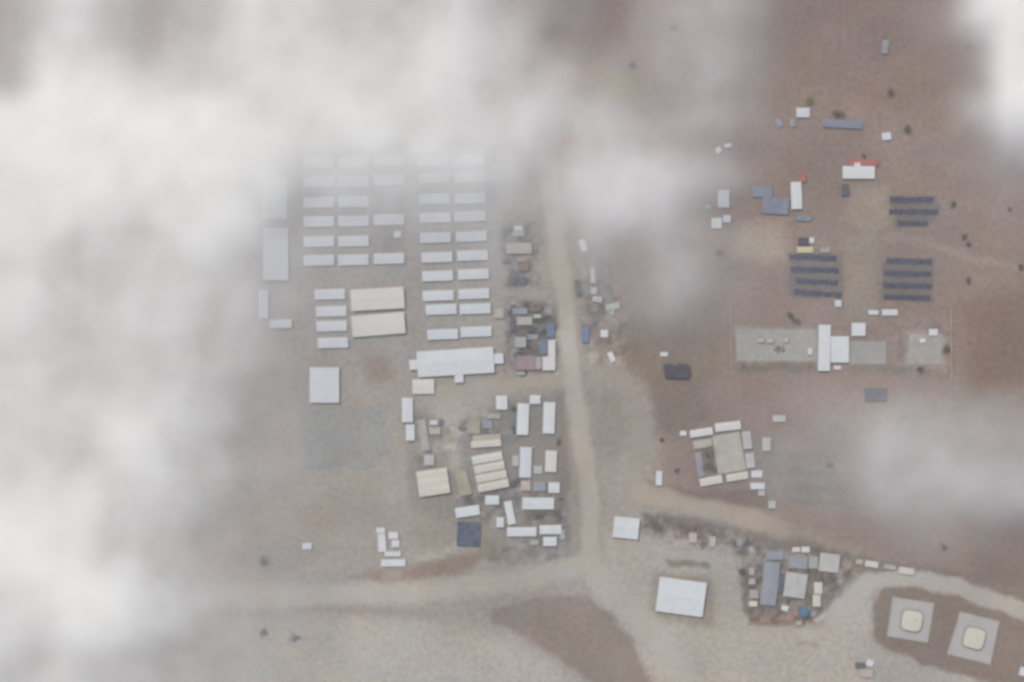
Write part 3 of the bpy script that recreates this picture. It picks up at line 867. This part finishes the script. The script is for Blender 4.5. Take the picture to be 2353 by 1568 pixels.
# ------------------------------------------------------------------ eastern walled compound
container('small white container at the foot of the western panel field', (1918, 690, 1933, 705), COOL)
container('short white container on the north side of the eastern compound', (1995, 713, 2018, 723), WHITE)
container('longer white container beside a short one on the north side of the eastern compound', (2026, 711, 2062, 725), COOL)
shed('square white hut north of the concrete apron', (1956, 742, 1988, 772), WHITE, hw=3.4)
container('white container in the north-east corner of the eastern compound', (2134, 756, 2154, 771), WHITE)
container('tiny white container in the pale corner plot of the eastern compound', (2113, 778, 2126, 788), WHITE)
t = thing('stepped_building', 'white T-shaped building joined from a tall wing and a square block', 'building', (X(1893), Y(799), 0))
flat_parts(t, 30 * K, 106 * K, 5, WHITE, WALLW, poly=[(-15 * K, -53 * K), (13 * K, -53 * K), (15 * K, 53 * K), (-13 * K, 53 * K)], door=False)
a = MB(); a.box(15 * K + .02, 57 * K, -34 * K, 26 * K, 0, 4.4); wg = a.build('wing', WHITE, t)
a = MB(); a.box(15 * K + .3, 57 * K - .3, -34 * K + .3, 26 * K - .3, 4.4, 4.48); a.build('roof_sheet', WHITE, wg)
GT = 'small white vehicles in the pale yard of the eastern compound'
truck('white truck in the pale western yard of the compound, the westernmost of a line', (1740, 778, 1757, 787), LGREY, group=GT)
truck('white truck in the pale western yard of the compound, middle of a line', (1762, 778, 1778, 788), LGREY, group=GT)
truck('white truck in the pale western yard of the compound, easternmost of a line', (1802, 776, 1813, 787), LGREY, group=GT)
container('little white cabin just west of the T-shaped building', (1856, 800, 1866, 815), COOL)
container('little lilac-white cabin below the T-shaped building', (1915, 840, 1932, 849), COOL)
GWALL = 'low walls round the eastern compound'


def wall(label, a, b, hgt=2.4, th=.5, mat=WALLT):
    pa, pb = Vector(P(a)), Vector(P(b)); d = pb - pa
    t = thing('perimeter_wall', label, 'wall', ((pa.x + pb.x) / 2, (pa.y + pb.y) / 2, 0), math.atan2(d.y, d.x), GWALL)
    m = MB(); m.box(-d.length / 2, d.length / 2, -th / 2, th / 2, 0, hgt); m.build('wall_panel', mat, t)
    m = MB(); m.box(-d.length / 2 - .05, d.length / 2 + .05, -th / 2 - .12, th / 2 + .12, hgt, hgt + .15); m.build('coping', mat, t)


wall('pale low wall closing the east side of the eastern compound', (2185, 706), (2186, 872), th=1.2)
wall('pale low wall on the west side of the eastern compound', (1680, 705), (1682, 850), th=.8)
bush('dark slim hedge inside the east wall of the compound', 2175, 804, 8, LEAF, group='hedges of the eastern compound', squash=.35, h=3)
bpy.data.objects['bush.002'].rotation_euler = (0, 0, math.radians(92)) if 'bush.002' in bpy.data.objects else (0, 0, 0)
t = thing('flat_roofed_building', 'dark purple-grey building standing alone in the brown field', 'building', (X(1554), Y(853), 0))
pl = [(1523, 838), (1544, 834), (1548, 843), (1560, 836), (1582, 838), (1587, 860), (1579, 871), (1528, 869)]
flat_parts(t, 62 * K, 36 * K, 3.6, DARK, DARK, poly=[(X(p_) - X(1554), Y(q_) - Y(853)) for p_, q_ in pl][::-1], door=False)
container('small white container above the dark purple-grey building', (1517, 809, 1534, 819), WHITE)
block('dark slate flat building below the eastern compound, near the cloud edge', (1986, 892, 2036, 921), DKBLUE, hw=3.6)

# ------------------------------------------------------------------ walled court (centre right)
container('tiny bright white hut at the west tip of the small court', (1562, 990, 1577, 1001), WHITE)
shed('white shed on the north side of the small court, the western one', [(1584, 989), (1636, 981), (1638, 998), (1586, 1006)], WHITE)
shed('white shed on the north side of the small court, the eastern one', [(1641, 973), (1700, 966), (1703, 986), (1644, 992)], WARM)
shed('faded white shed on the east side of the small court, the northern one', (1706, 991, 1726, 1031), LGREY, ang=6)
shed('faded white shed on the east side of the small court, the southern one', (1713, 1041, 1733, 1075), LGREY, ang=6)
shed('cream shed on the south side of the small court, the western one', [(1606, 1100), (1658, 1090), (1660, 1109), (1609, 1118)], CREAM)
shed('cream shed on the south side of the small court, the eastern one', [(1667, 1090), (1717, 1082), (1719, 1099), (1670, 1107)], CREAM)
container('white cabin at the south-east corner of the small court, the upper one', (1726, 1081, 1751, 1097), WHITE)
container('white cabin at the south-east corner of the small court, the lower one', (1724, 1109, 1757, 1124), WHITE)
container('dull white cabin below the two corner cabins', (1742, 1127, 1757, 1139), LGREY)
container('pale blue-grey container south-east of the dull cabin', (1765, 1150, 1782, 1168), LGREY)
shed('faded white shed standing off the east side of the court', (1751, 1005, 1770, 1036), LGREY)
container('faded white container north-east of the court', (1775, 954, 1805, 969), LGREY)
block('wide khaki flat roof filling the middle of the small court', [(1638, 1001), (1701, 991), (1712, 1079), (1647, 1091)], BEIGE, hw=2.6, name='canopy', cat='canopy')
bush('dark green tree inside the west side of the small court, the northern one', 1626, 1046, 8.5, LEAF, group='trees in the small court')
bush('dark green tree inside the west side of the small court, the southern one', 1629, 1075, 7.5, LEAF, group='trees in the small court')
block('narrow khaki roof in the north-west corner of the small court', [(1591, 1013), (1635, 1006), (1636, 1026), (1594, 1032)], BEIGE, hw=2.6, name='canopy', cat='canopy')
block('pale blue-grey slim roof along the west side of the small court', [(1597, 1040), (1612, 1038), (1618, 1094), (1603, 1097)], BLUEGREY, hw=2.6, name='canopy', cat='canopy')
container('upright white cabin alone west of the small court', (1507, 1082, 1521, 1115), WHITE, ang=-2)

# ------------------------------------------------------------------ south
shed('white square building tilted at the junction of the roads', [(1412, 1186), (1470, 1191), (1465, 1240), (1407, 1233)], WHITE, hw=5, name='square_building', cat='building', pitch=.06)
shed('big bright white tilted warehouse on the pale southern ground', [(1516, 1325), (1625, 1338), (1612, 1418), (1505, 1402)], WHITE, hw=5.5, name='warehouse', cat='warehouse', pitch=.05)
block('salmon hut in the dark verge north of the big warehouse', (1583, 1224, 1601, 1247), PINKB, name='hut', cat='hut', hw=2.6)
block('dull pink hut in the dark verge, east of the salmon hut', (1629, 1232, 1644, 1256), PINKB, name='hut', cat='hut', hw=2.6)
container('grey-blue container at the east end of the dark verge', (1692, 1238, 1706, 1254), BLUEGREY)
# service compound
shed('long blue-grey shed along the west of the service compound', [(1754, 1288), (1790, 1292), (1784, 1392), (1748, 1388)], BLUEGREY, hw=4)
shed('pale grey hall in the middle of the service compound', [(1804, 1313), (1854, 1319), (1849, 1376), (1800, 1368)], LGREY, hw=5, name='hall', cat='hall')
block('pale grey flat-roofed block at the north-east of the service compound', [(1884, 1269), (1930, 1274), (1926, 1316), (1880, 1311)], LGREY)
block('blue-grey flat building north of the pale grey hall', [(1814, 1276), (1856, 1280), (1853, 1308), (1810, 1304)], BLUEGREY, hw=3.2)
container('whitish cabin at the top of the service compound, the western one', (1820, 1257, 1838, 1268), WARM)
container('whitish cabin at the top of the service compound, the eastern one', (1841, 1256, 1860, 1269), WHITE)
shed('slim cream shed on the east side of the service compound, the upper half', (1870, 1337, 1889, 1364), CREAM, hw=3)
shed('slim cream shed on the east side of the service compound, the lower half', (1867, 1366, 1885, 1393), CREAM, hw=3)
container('small beige cabin in the north-west corner of the service compound', (1721, 1304, 1733, 1321), BEIGE)
container('small cream cabin at the south-west of the service compound', (1721, 1381, 1740, 1393), CREAM)
container('white cabin at the south end of the pale grey hall', (1795, 1391, 1811, 1403), WHITE, ang=-15)
container('dull beige cabin on the west side of the service compound', (1720, 1330, 1735, 1342), PINKB)
bush('dark bush at the west edge of the service compound', 1706, 1312, 4.5, LEAF)
bush('dark bush at the north-east corner of the pale grey hall', 1855, 1312, 3.6, LEAF)
bush('dark bush just below the pale grey hall', 1811, 1382, 3.4, LEAF)
t = thing('water_tank', 'round blue water tank south of the pale grey hall', 'tank', (X(1847), Y(1407), 0))
m = MB(); m.lathe([(0.01, 0), (5.2, 0), (5.2, 4.2)], 36); m.build('shell', TEAL, t, True)
m = MB(); m.lathe([(5.35, 4.2), (5.35, 4.35), (3, 4.9), (.01, 5.2)], 36); rf = m.build('roof', TEAL, t, True)
m = MB(); m.lathe([(.5, 5.0), (.5, 5.35), (.01, 5.4)], 12, 2.0, 0); m.build('hatch', FRAME, rf)
block('pale blue low hut beside the round blue water tank', (1862, 1402, 1876, 1416), BLUEGREY, name='hut', cat='hut', hw=2.4)
container('beige container below the round blue water tank', (1829, 1427, 1842, 1436), BEIGE)
GTR = 'cream trailers parked in a line by the loop road'
truck('cream truck at the west end of the line by the loop road', (1966, 1285, 1984, 1296), BEIGE, ang=-8, group=GTR)
truck('bright cream truck second from the west in the line by the loop road', (1987, 1289, 2019, 1303), CREAM, ang=-9, group=GTR)
truck('dull cream truck third from the west in the line by the loop road', (2030, 1297, 2060, 1308), BEIGE, ang=-9, group=GTR)
truck('bright cream truck at the east end of the line by the loop road', (2064, 1304, 2102, 1319), CREAM, ang=-9, group=GTR)

block('small slate roof at the north end of the long blue-grey service shed', (1760, 1266, 1800, 1286), BLUEGREY, name='hut', cat='hut', hw=2.8)
block('narrow grey roof filling the gap west of the pale grey flat-roofed block', (1858, 1278, 1879, 1306), GREY, name='hut', cat='hut', hw=2.6)
block('slate lean-to along the west wall of the pale grey hall', (1788, 1316, 1799, 1362), DKBLUE, name='lean_to', cat='shed', hw=2.6, ang=-4)
block('dull grey hut at the south-west of the service compound, above the cream cabin', (1722, 1354, 1742, 1374), GREY, name='hut', cat='hut', hw=2.6)
block('little grey hut east of the beige hut in the cluttered yard', (1226, 722, 1243, 731), LGREY, name='hut', cat='hut', hw=2.6)
block('slate hut below the black-grey truck in the cluttered yard', (1213, 768, 1236, 780), BLUEGREY, name='hut', cat='hut', hw=2.6)
block('grey hut south of the mauve building', (1188, 853, 1206, 862), GREY, name='hut', cat='hut', hw=2.4)
block('pale grey hut in the middle of the southern part of the court', (1226, 1070, 1246, 1088), LGREY, name='hut', cat='hut', hw=2.6)

# fuel tanks on square concrete pads
for lbp, lbt, cs, (tx, ty, rr) in (
        ('square pale concrete pad under the western fuel tank', 'squarish cream fuel tank on the western concrete pad',
         [(2051, 1371), (2147, 1386), (2132, 1477), (2038, 1462)], (2094.5, 1426, 9.9)),
        ('square pale concrete pad under the eastern fuel tank', 'squarish cream fuel tank on the eastern concrete pad',
         [(2206, 1405), (2297, 1428), (2276, 1527), (2176, 1503)], (2237.5, 1466, 9.9))):
    slab('pavement', lbp, cs, CONC, .12)
    cx, cy, w, h, a = quad_rect(cs)
    t = thing('bund_wall', lbp.replace('square pale concrete pad under', 'low square bund wall round'), 'wall', (cx, cy, 0), a, 'bund walls of the fuel tanks')
    m = MB()
    for sx in (-1, 1): m.box(sx * (w / 2 - .9) - .25, sx * (w / 2 - .9) + .25, -h / 2 + .65, h / 2 - .65, .12, .75)
    for sy in (-1, 1): m.box(-w / 2 + 1.16, w / 2 - 1.16, sy * (h / 2 - .9) - .25, sy * (h / 2 - .9) + .25, .12, .75)
    m.build('wall_panel', CONC, t)
    t = thing('fuel_tank', lbt, 'tank', (X(tx), Y(ty), .12), a, 'cream tanks on concrete pads')

    def ring(rad, z, n=48, e=4.2):
        o = []
        for k in range(n):
            q = 2 * math.pi * k / n; c_, s_ = math.cos(q), math.sin(q)
            m_ = (abs(c_) ** e + abs(s_) ** e) ** (-1 / e)
            o.append((c_ * m_ * rad, s_ * m_ * rad, z))
        return o

    def loft(name, prof, mat, par):
        m = MB(); n = 48
        for rad, z in prof: m.v += ring(rad, z, n)
        for p in range(len(prof) - 1):
            for k in range(n): m.f.append((p * n + k, p * n + (k + 1) % n, (p + 1) * n + (k + 1) % n, (p + 1) * n + k))
        return m.build(name, mat, par)
    loft('base_ring', [(rr + 1.8, 0), (rr + 1.8, .35), (rr - .05, .36)], CONCD, t)
    loft('shell', [(rr - .1, .36), (rr - .1, 2.2), (rr, 2.25), (rr, 2.4), (rr - .1, 2.45), (rr - .1, 4.6)], TANKP, t)
    rf = loft('roof', [(rr + .1, 4.6), (rr + .1, 4.85), (rr * .8, 5.15), (rr * .4, 5.4), (.03, 5.5)], TANKP, t)
    m = MB(); m.lathe([(.6, 5.2), (.6, 5.8), (.02, 5.85)], 16, 3, 1); m.build('hatch', FRAME, rf)
    m = MB()
    for s in (-.3, .3): m.box(rr + .12, rr + .2, s - .04, s + .04, .36, 5.0)
    for k in range(11): m.box(rr + .13, rr + .19, -.26, .26, .6 + k * .4, .64 + k * .4)
    m.build('ladder', FRAME, t)
truck('tan truck at the south edge below the western fuel tank', (1974, 1537, 2008, 1556), PINKB, ang=-8)
truck('white truck north of the tan truck at the south edge', (1990, 1516, 2008, 1531), WHITE, ang=-25)
truck('dark grey truck beside the white truck at the south edge', (1965, 1522, 1988, 1536), DKBLUE, ang=-5)
container('pale container cut by the east edge near the eastern fuel tank', (2342, 1533, 2362, 1553), WHITE, ang=-14)

def pile(label, vx, vy, rad, mat):
    t = thing('scrap_heap', label, 'scrap heap', (X(vx), Y(vy), 0), random.uniform(0, 6.28), 'scrap heaps in the yards')
    m = MB()
    for k in range(26):
        q = random.uniform(0, 6.28); d = rad * random.random() ** .6
        w, h, z = random.uniform(.4, 1.5), random.uniform(.3, 1.0), random.uniform(.3, 1.4) * (1.2 - d / rad * .7)
        ca, sa = math.cos(q * 3), math.sin(q * 3); cx, cy = d * math.cos(q), d * math.sin(q) * .7
        top = [(cx + (u * w * ca - v * h * sa) * .8, cy + (u * w * sa + v * h * ca) * .8, z + random.uniform(-.15, .15)) for u, v in ((-1, -1), (1, -1), (1, 1), (-1, 1))]
        bot = [(cx + (u * w * ca - v * h * sa), cy + (u * w * sa + v * h * ca), -.02) for u, v in ((-1, -1), (1, -1), (1, 1), (-1, 1))]
        i = len(m.v); m.v += bot + top
        for f_ in ((3, 2, 1, 0), (4, 5, 6, 7), (0, 1, 5, 4), (1, 2, 6, 5), (2, 3, 7, 6), (3, 0, 4, 7)): m.f.append(tuple(i + e for e in f_))
    m.build('junk', mat, t)


for lb, vx, vy, rr, mm in [
        ('dark scrap heap at the north-west of the cluttered yard, left of the pale blue-grey hut', 1172, 722, 4, DKBLUE),
        ('dark scrap heap east of the beige hut in the cluttered yard', 1236, 736, 5, DARK),
        ('slate scrap heap just north of the mauve building', 1200, 808, 5, DKBLUE),
        ('slate scrap heap just south of the mauve building', 1203, 858, 4.5, DKBLUE),
        ('brown scrap heap between the grey shed and the blue truck', 1225, 790, 5, RUST),
        ('slate scrap heap on the west edge of the northern roadside yard', 1166, 600, 4.5, DKBLUE),
        ('grey scrap heap east of the wide beige building', 1230, 560, 4.5, BLUEGREY),
        ('brown scrap heap south-west of the olive hut in the compound', 1062, 985, 4, RUST),
        ('dark scrap heap under the east side of the olive hut', 1120, 1000, 4.5, DKBLUE),
        ('dark scrap heap between the cream hall and the eastern court', 1182, 1112, 5, DARK),
        ('dark scrap heap south of the olive-drab platform', 1078, 1150, 5, DKBLUE),
        ('dark scrap heap south of the broad white court shed', 1240, 1186, 6, DARK),
        ('slate scrap heap south-east of the broad white court shed', 1284, 1190, 4.5, DKBLUE),
        ('brown scrap heap in the dark verge between the pink huts', 1614, 1252, 4.5, RUST),
        ('dark scrap heap at the east end of the dark verge', 1716, 1250, 5, DKBLUE),
        ('slate scrap heap at the west end of the dark verge', 1506, 1210, 4.5, DKBLUE),
        ('slate scrap heap left of the long blue-grey service shed', 1730, 1352, 4.5, DKBLUE),
        ('brown scrap heap east of the slim cream sheds', 1912, 1350, 5.5, RUST),
        ('dark scrap heap between the long blue-grey shed and the pale grey hall', 1797, 1350, 3.6, DARK),
        ('dark scrap heap in the pale western yard of the eastern compound', 1792, 802, 5.5, DKBLUE),
        ('dark scrap heap near the north-west corner of the eastern compound', 1830, 738, 5, DKBLUE),
        ('grey scrap heap in the pale corner plot of the eastern compound', 2120, 800, 4, LGREY)]:
    pile(lb, vx, vy, rr, mm)

# bushes
for (vx, vy, rr, lb) in [
        (2226, 645, 4.2, 'dark upright bush east of the panel field above the compound'), (2190, 470, 4.4, 'dark bush east of the small northern panel field'),
        (2214, 545, 4.2, 'dark bush on the pale path east of the panels, the upper of two'), (2226, 561, 3.4, 'dark bush on the pale path east of the panels, the lower of two'),
        (2344, 612, 5, 'dark bush at the eastern edge of the brown field'), (2046, 214, 5, 'dark bush in the far north-east brown field'),
        (2085, 298, 7, 'wide dark bush patch east of the lone lilac container'), (2320, 480, 3.2, 'small dark bush near the east edge, below the cloud'),
        (1815, 725, 5.2, 'dark bush at the north-west corner of the eastern compound'), (2112, 848, 4.4, 'dark bush outside the south wall of the eastern compound'),
        (606, 1290, 6, 'dark bush at the edge of the cloud in the south-west'), (605, 1452, 5, 'dark bush on the pale southern plain, the western of two'),
        (678, 1466, 5.4, 'dark bush on the pale southern plain, the eastern of two'), (2168, 1256, 5.2, 'dark bush under the cloud at the east'),
        (1455, 150, 6, 'grey-green bush between the northern clouds'), (1548, 62, 5, 'blue-grey bush at the northern edge between the clouds'),
        (2228, 102, 6.4, 'dark bush peeping from the notch of the north-east cloud'), (1180, 940, 4.4, 'dark bush squeezed west of the court sheds, the upper of two'),
        (1180, 985, 4.2, 'dark bush squeezed west of the court sheds, the lower of two'), (1285, 1016, 3.6, 'dark bush beside the road east of the court'),
        (1290, 1148, 3.4, 'dark bush at the south-east corner of the court'), (1310, 290, 6, 'grey bush under the cloud at the north end of the main road'),
        (1555, 1080, 3.4, 'low bush in the brown ground west of the small court'), (1905, 1068, 5, 'grey-green bush in the veiled field right of the small court'),
        (1985, 360, 3, 'small dark bush above the red roof'), (1650, 580, 5, 'dark bush below the cloud puff in the north-east'),
        (1520, 1010, 3, 'low bush beside the winding track')]:
    bush(lb, vx, vy, rr)

# ------------------------------------------------------------------ clouds: one drifting volume
W = """
35 58 68 50 45 48 58 65 70 70 70 68 65 70 72 60 47 25 17 18 35 41 47 29 10  5  5  5  8 25 80 95
35 68 74 60 48 50 62 68 72 72 72 68 66 72 74 60 49 31 22 22 35 41 50 27  8  3  3  3  5 12 38 90
42 78 82 76 68 66 70 74 78 78 75 70 68 70 72 56 55 55 39 31 33 39 47 27 10  4  3  3  4  6 30 88
82 88 90 88 86 86 85 84 82 78 74 72 68 66 68 58 63 57 55 47 39 41 43 25 10  6  4  3  4  5 45 85
88 92 94 94 92 92 90 86 84 72 68 68 70 68 66 62 60 44 56 60 50 40 32 14  8  4  3  3  4  5 25 55
88 92 94 92 90 90 90 84 73 55 55 57 59 55 61 59 48 54 60 64 58 50 38 16  6  3  3  3  4  4 10 30
85 88 88 86 80 80 84 78 58 43 42 42 40 40 44 46 34 46 60 62 58 36 22  8  5  3  3  3  4  4  5 12
80 80 74 70 72 74 76 66 48 34 30 28 24 22 26 28 18 28 46 36 42 40 26 14 10  5  4  4  4  4  4  6
78 74 66 66 70 72 66 54 40 28 22 18 15 14 14 15 10 14 34 30 42 48 30 16  8  5  4  4  4  4  4  5
76 70 66 64 70 70 62 55 40 27 20 16 13 12 12 12  7  8 12 18 28 32 20 12  9  7  5  4  4  4  3  4
70 68 66 64 68 66 58 47 34 21 14 12 10  9  9  8  6  7  8  8  8  8  8  8  8  7  7  6  6  5  3  2
68 66 66 62 66 64 56 43 30 17 10  8  7  7  7  6  5  6  7  6  4  4  6  7  7  7  7  6  6  5  2  1
70 68 68 68 72 66 54 41 28 17 12 10  9  8  7  6  5  6  8  6  4  4  6 12 14 16 20 30 30 24 20 18
70 68 70 76 78 64 50 35 24 17 14 12 10  8  7  6  5  6  9  7  6  6  8 14 18 18 30 48 50 46 44 38
72 74 74 76 72 60 48 35 24 17 12 10  9  8  7  6  5  6  9  8  6  6  8 12 16 20 28 46 52 57 56 52
78 84 82 76 68 52 40 29 20 15 10  9  8  7  6  6  5  6  7  7  6  6  7  8 13 16 20 34 44 48 46 42
88 88 82 74 66 48 34 25 18 13  9  8  8  7  6  6  5  6  6  6  5  5  6  6  7  7 11 14 20 22 18 14
88 92 88 80 72 56 38 25 18 13  9  8  8  7  6  6  5  5  5  5  5  5  5  5  6  6  6  6  6  5  5  5
74 80 90 86 78 62 50 33 20 15 10  9  8  8  7  6  5  5  5  5  5  5  5  5  5  5  5  5  5  5  5  5
70 74 84 80 72 58 42 29 20 15 11 10  9  8  7  6  5  5  5  5  5  5  5  5  5  5  5  5  5  5  5  5
62 62 64 56 50 40 30 22 16 12 11 10  9  8  7  6  5  5  5  5  5  5  5  5  5  5  5  5  5  5  5  5
"""
W = np.array([[float(v) for v in l.split()] for l in W.strip().splitlines()]) / 100
assert W.shape == (21, 32), W.shape
CZ0, CZ1 = 16.0, 76.0
CB = (-600.0, 600.0, -420.0, 420.0)
RX, RY, RZ = 301, 211, 9
cxs = np.linspace(CB[0], CB[1], RX); cys = np.linspace(CB[2], CB[3], RY)
lift = 1.0 - 46.0 / 3000.0


def cubic(a, t):
    """cubic B-spline-ish (Catmull-Rom) resample along axis 0 at float index t"""
    n = a.shape[0]; t = np.clip(t, 0, n - 1); i = np.minimum(t.astype(int), n - 2); f = t - i
    g = lambda k: a[np.clip(i + k, 0, n - 1)]
    f = f.reshape(-1, *([1] * (a.ndim - 1)))
    return .5 * (2 * g(0) + (g(1) - g(-1)) * f + (2 * g(-1) - 5 * g(0) + 4 * g(1) - g(2)) * f ** 2 + (3 * g(0) - g(-1) - 3 * g(1) + g(2)) * f ** 3)


ii = ((cxs / lift + 512) / K / (2353 / 32)) - .5
jj = ((341 - cys / lift) / K / (1568 / 21)) - .5
Wf = cubic(cubic(W, jj).T, ii).T
nz = fbm(RX, RY, 14, 900, 5, .58)
nz2 = fbm(RX, RY, 7, 950, 3, .5)
nz3 = fbm(RX, RY, 30, 990, 3, .5)
Wf = np.clip(Wf, 0.01, .97)
OD = -np.log(1 - Wf) * (1 + .65 * nz + .2 * nz2 + .22 * nz3)
OD = np.clip(OD, .01, None)
OD = .065 + .85 * OD + .5 * OD ** 2

co = np.zeros((RY, RX, 3), np.float32); co[..., 0] = cxs[None, :]; co[..., 1] = cys[:, None]; co[..., 2] = (CZ0 + CZ1) / 2
ix = np.arange(RX * RY).reshape(RY, RX)
f = np.stack([ix[:-1, :-1], ix[:-1, 1:], ix[1:, 1:], ix[1:, :-1]], -1).reshape(-1, 4)
me = bpy.data.meshes.new('clouds')
me.vertices.add(RX * RY); me.vertices.foreach_set('co', co.ravel())
at = me.attributes.new('depth', 'FLOAT', 'POINT'); at.data.foreach_set('value', OD.ravel().astype(np.float32))
cm = bpy.data.materials.new('cloud_vapour'); cm.use_nodes = True
nt = cm.node_tree; nt.nodes.clear()
out = nt.nodes.new('ShaderNodeOutputMaterial'); pv = nt.nodes.new('ShaderNodeVolumePrincipled')
pv.inputs['Color'].default_value = (.998, .992, .975, 1); pv.inputs['Density'].default_value = 1.0
pv.inputs['Anisotropy'].default_value = 0.0
pv.inputs['Density Attribute'].default_value = 'density'
nt.links.new(pv.outputs[0], out.inputs['Volume'])
me.materials.append(cm)
cloud = bpy.data.objects.new('clouds', me); COL.objects.link(cloud)
cloud['kind'] = 'stuff'; cloud['label'] = 'soft white cloud drifting low over the site, thick in the west and north'; cloud['category'] = 'cloud'
ng = bpy.data.node_groups.new('cloud_volume', 'GeometryNodeTree')
ng.interface.new_socket('Geometry', in_out='INPUT', socket_type='NodeSocketGeometry')
ng.interface.new_socket('Geometry', in_out='OUTPUT', socket_type='NodeSocketGeometry')
N = ng.nodes; L = ng.links
gi = N.new('NodeGroupInput'); go = N.new('NodeGroupOutput')
vc = N.new('GeometryNodeVolumeCube')
vc.inputs['Min'].default_value = (CB[0], CB[2], CZ0); vc.inputs['Max'].default_value = (CB[1], CB[3], CZ1)
vc.inputs['Resolution X'].default_value = RX; vc.inputs['Resolution Y'].default_value = RY; vc.inputs['Resolution Z'].default_value = RZ
pos = N.new('GeometryNodeInputPosition'); sep = N.new('ShaderNodeSeparateXYZ'); L.new(pos.outputs[0], sep.inputs[0])


def math_(op, a, b=None):
    n = N.new('ShaderNodeMath'); n.operation = op
    for k, v in enumerate((a, b)):
        if v is None: continue
        if isinstance(v, (int, float)): n.inputs[k].default_value = v
        else: L.new(v, n.inputs[k])
    return n.outputs[0]


fi = math_('ROUND', math_('MULTIPLY', math_('SUBTRACT', sep.outputs['X'], CB[0]), (RX - 1) / (CB[1] - CB[0])))
fj = math_('ROUND', math_('MULTIPLY', math_('SUBTRACT', sep.outputs['Y'], CB[2]), (RY - 1) / (CB[3] - CB[2])))
idx = math_('ADD', math_('MULTIPLY', fj, RX), fi)
na = N.new('GeometryNodeInputNamedAttribute'); na.data_type = 'FLOAT'; na.inputs['Name'].default_value = 'depth'
si = N.new('GeometryNodeSampleIndex'); si.data_type = 'FLOAT'; si.domain = 'POINT'; si.clamp = True
L.new(gi.outputs[0], si.inputs['Geometry']); L.new(na.outputs['Attribute'], si.inputs['Value']); L.new(idx, si.inputs['Index'])
tt = math_('DIVIDE', math_('SUBTRACT', sep.outputs['Z'], CZ0), CZ1 - CZ0)
prof = math_('MULTIPLY', math_('MULTIPLY', tt, math_('SUBTRACT', 1.0, tt)), 6.0 / (CZ1 - CZ0))
tn = N.new('ShaderNodeTexNoise'); tn.inputs['Scale'].default_value = .022; tn.inputs['Detail'].default_value = 4
L.new(pos.outputs[0], tn.inputs['Vector'])
nf = math_('ADD', math_('MULTIPLY', tn.outputs[0], 1.6), .2)
den = math_('MULTIPLY', math_('MULTIPLY', prof, si.outputs[0]), nf)
L.new(den, vc.inputs['Density'])
sm = N.new('GeometryNodeSetMaterial'); sm.inputs['Material'].default_value = cm
L.new(vc.outputs[0], sm.inputs[0]); L.new(sm.outputs[0], go.inputs[0])
md = cloud.modifiers.new('cloud_volume', 'NODES'); md.node_group = ng

# ------------------------------------------------------------------ light, sky, camera
EL, AZ = math.radians(65), math.radians(-38)       # sun north-west of the site, high
wd = bpy.data.worlds.new('World'); SC.world = wd; wd.use_nodes = True
nt = wd.node_tree; bg = nt.nodes['Background']
sky = nt.nodes.new('ShaderNodeTexSky'); sky.sky_type = 'NISHITA'; sky.sun_disc = False
sky.sun_elevation = EL; sky.sun_rotation = AZ; sky.dust_density = 2.0
nt.links.new(sky.outputs[0], bg.inputs['Color']); bg.inputs['Strength'].default_value = 0.12
sd = Vector((math.sin(AZ) * math.cos(EL), math.cos(AZ) * math.cos(EL), math.sin(EL)))
sl = bpy.data.lights.new('sun', 'SUN'); sl.energy = 3.05; sl.angle = math.radians(.53); sl.color = (1.0, .955, .89)
so = bpy.data.objects.new('sun', sl); COL.objects.link(so)
so.rotation_euler = sd.to_track_quat('Z', 'Y').to_euler(); so.location = sd * 2500

cam = bpy.data.cameras.new('camera'); cam.sensor_width = 36; cam.lens = 36 * 3000 / 1024
cam.clip_start = 10; cam.clip_end = 60000
co_ = bpy.data.objects.new('camera', cam); COL.objects.link(co_)
co_.location = (0, 0, 3000); SC.camera = co_

SC.view_settings.view_transform = 'Standard'; SC.view_settings.look = 'None'
SC.view_settings.exposure = 0.0; SC.view_settings.gamma = 1.0
SC.render.engine = 'CYCLES'
cy = SC.cycles
cy.max_bounces = 16; cy.volume_bounces = 14; cy.diffuse_bounces = 3; cy.transparent_max_bounces = 8
cy.volume_step_rate = 2.0; cy.volume_max_steps = 64
cy.filter_width = 3.2
cy.use_denoising = True
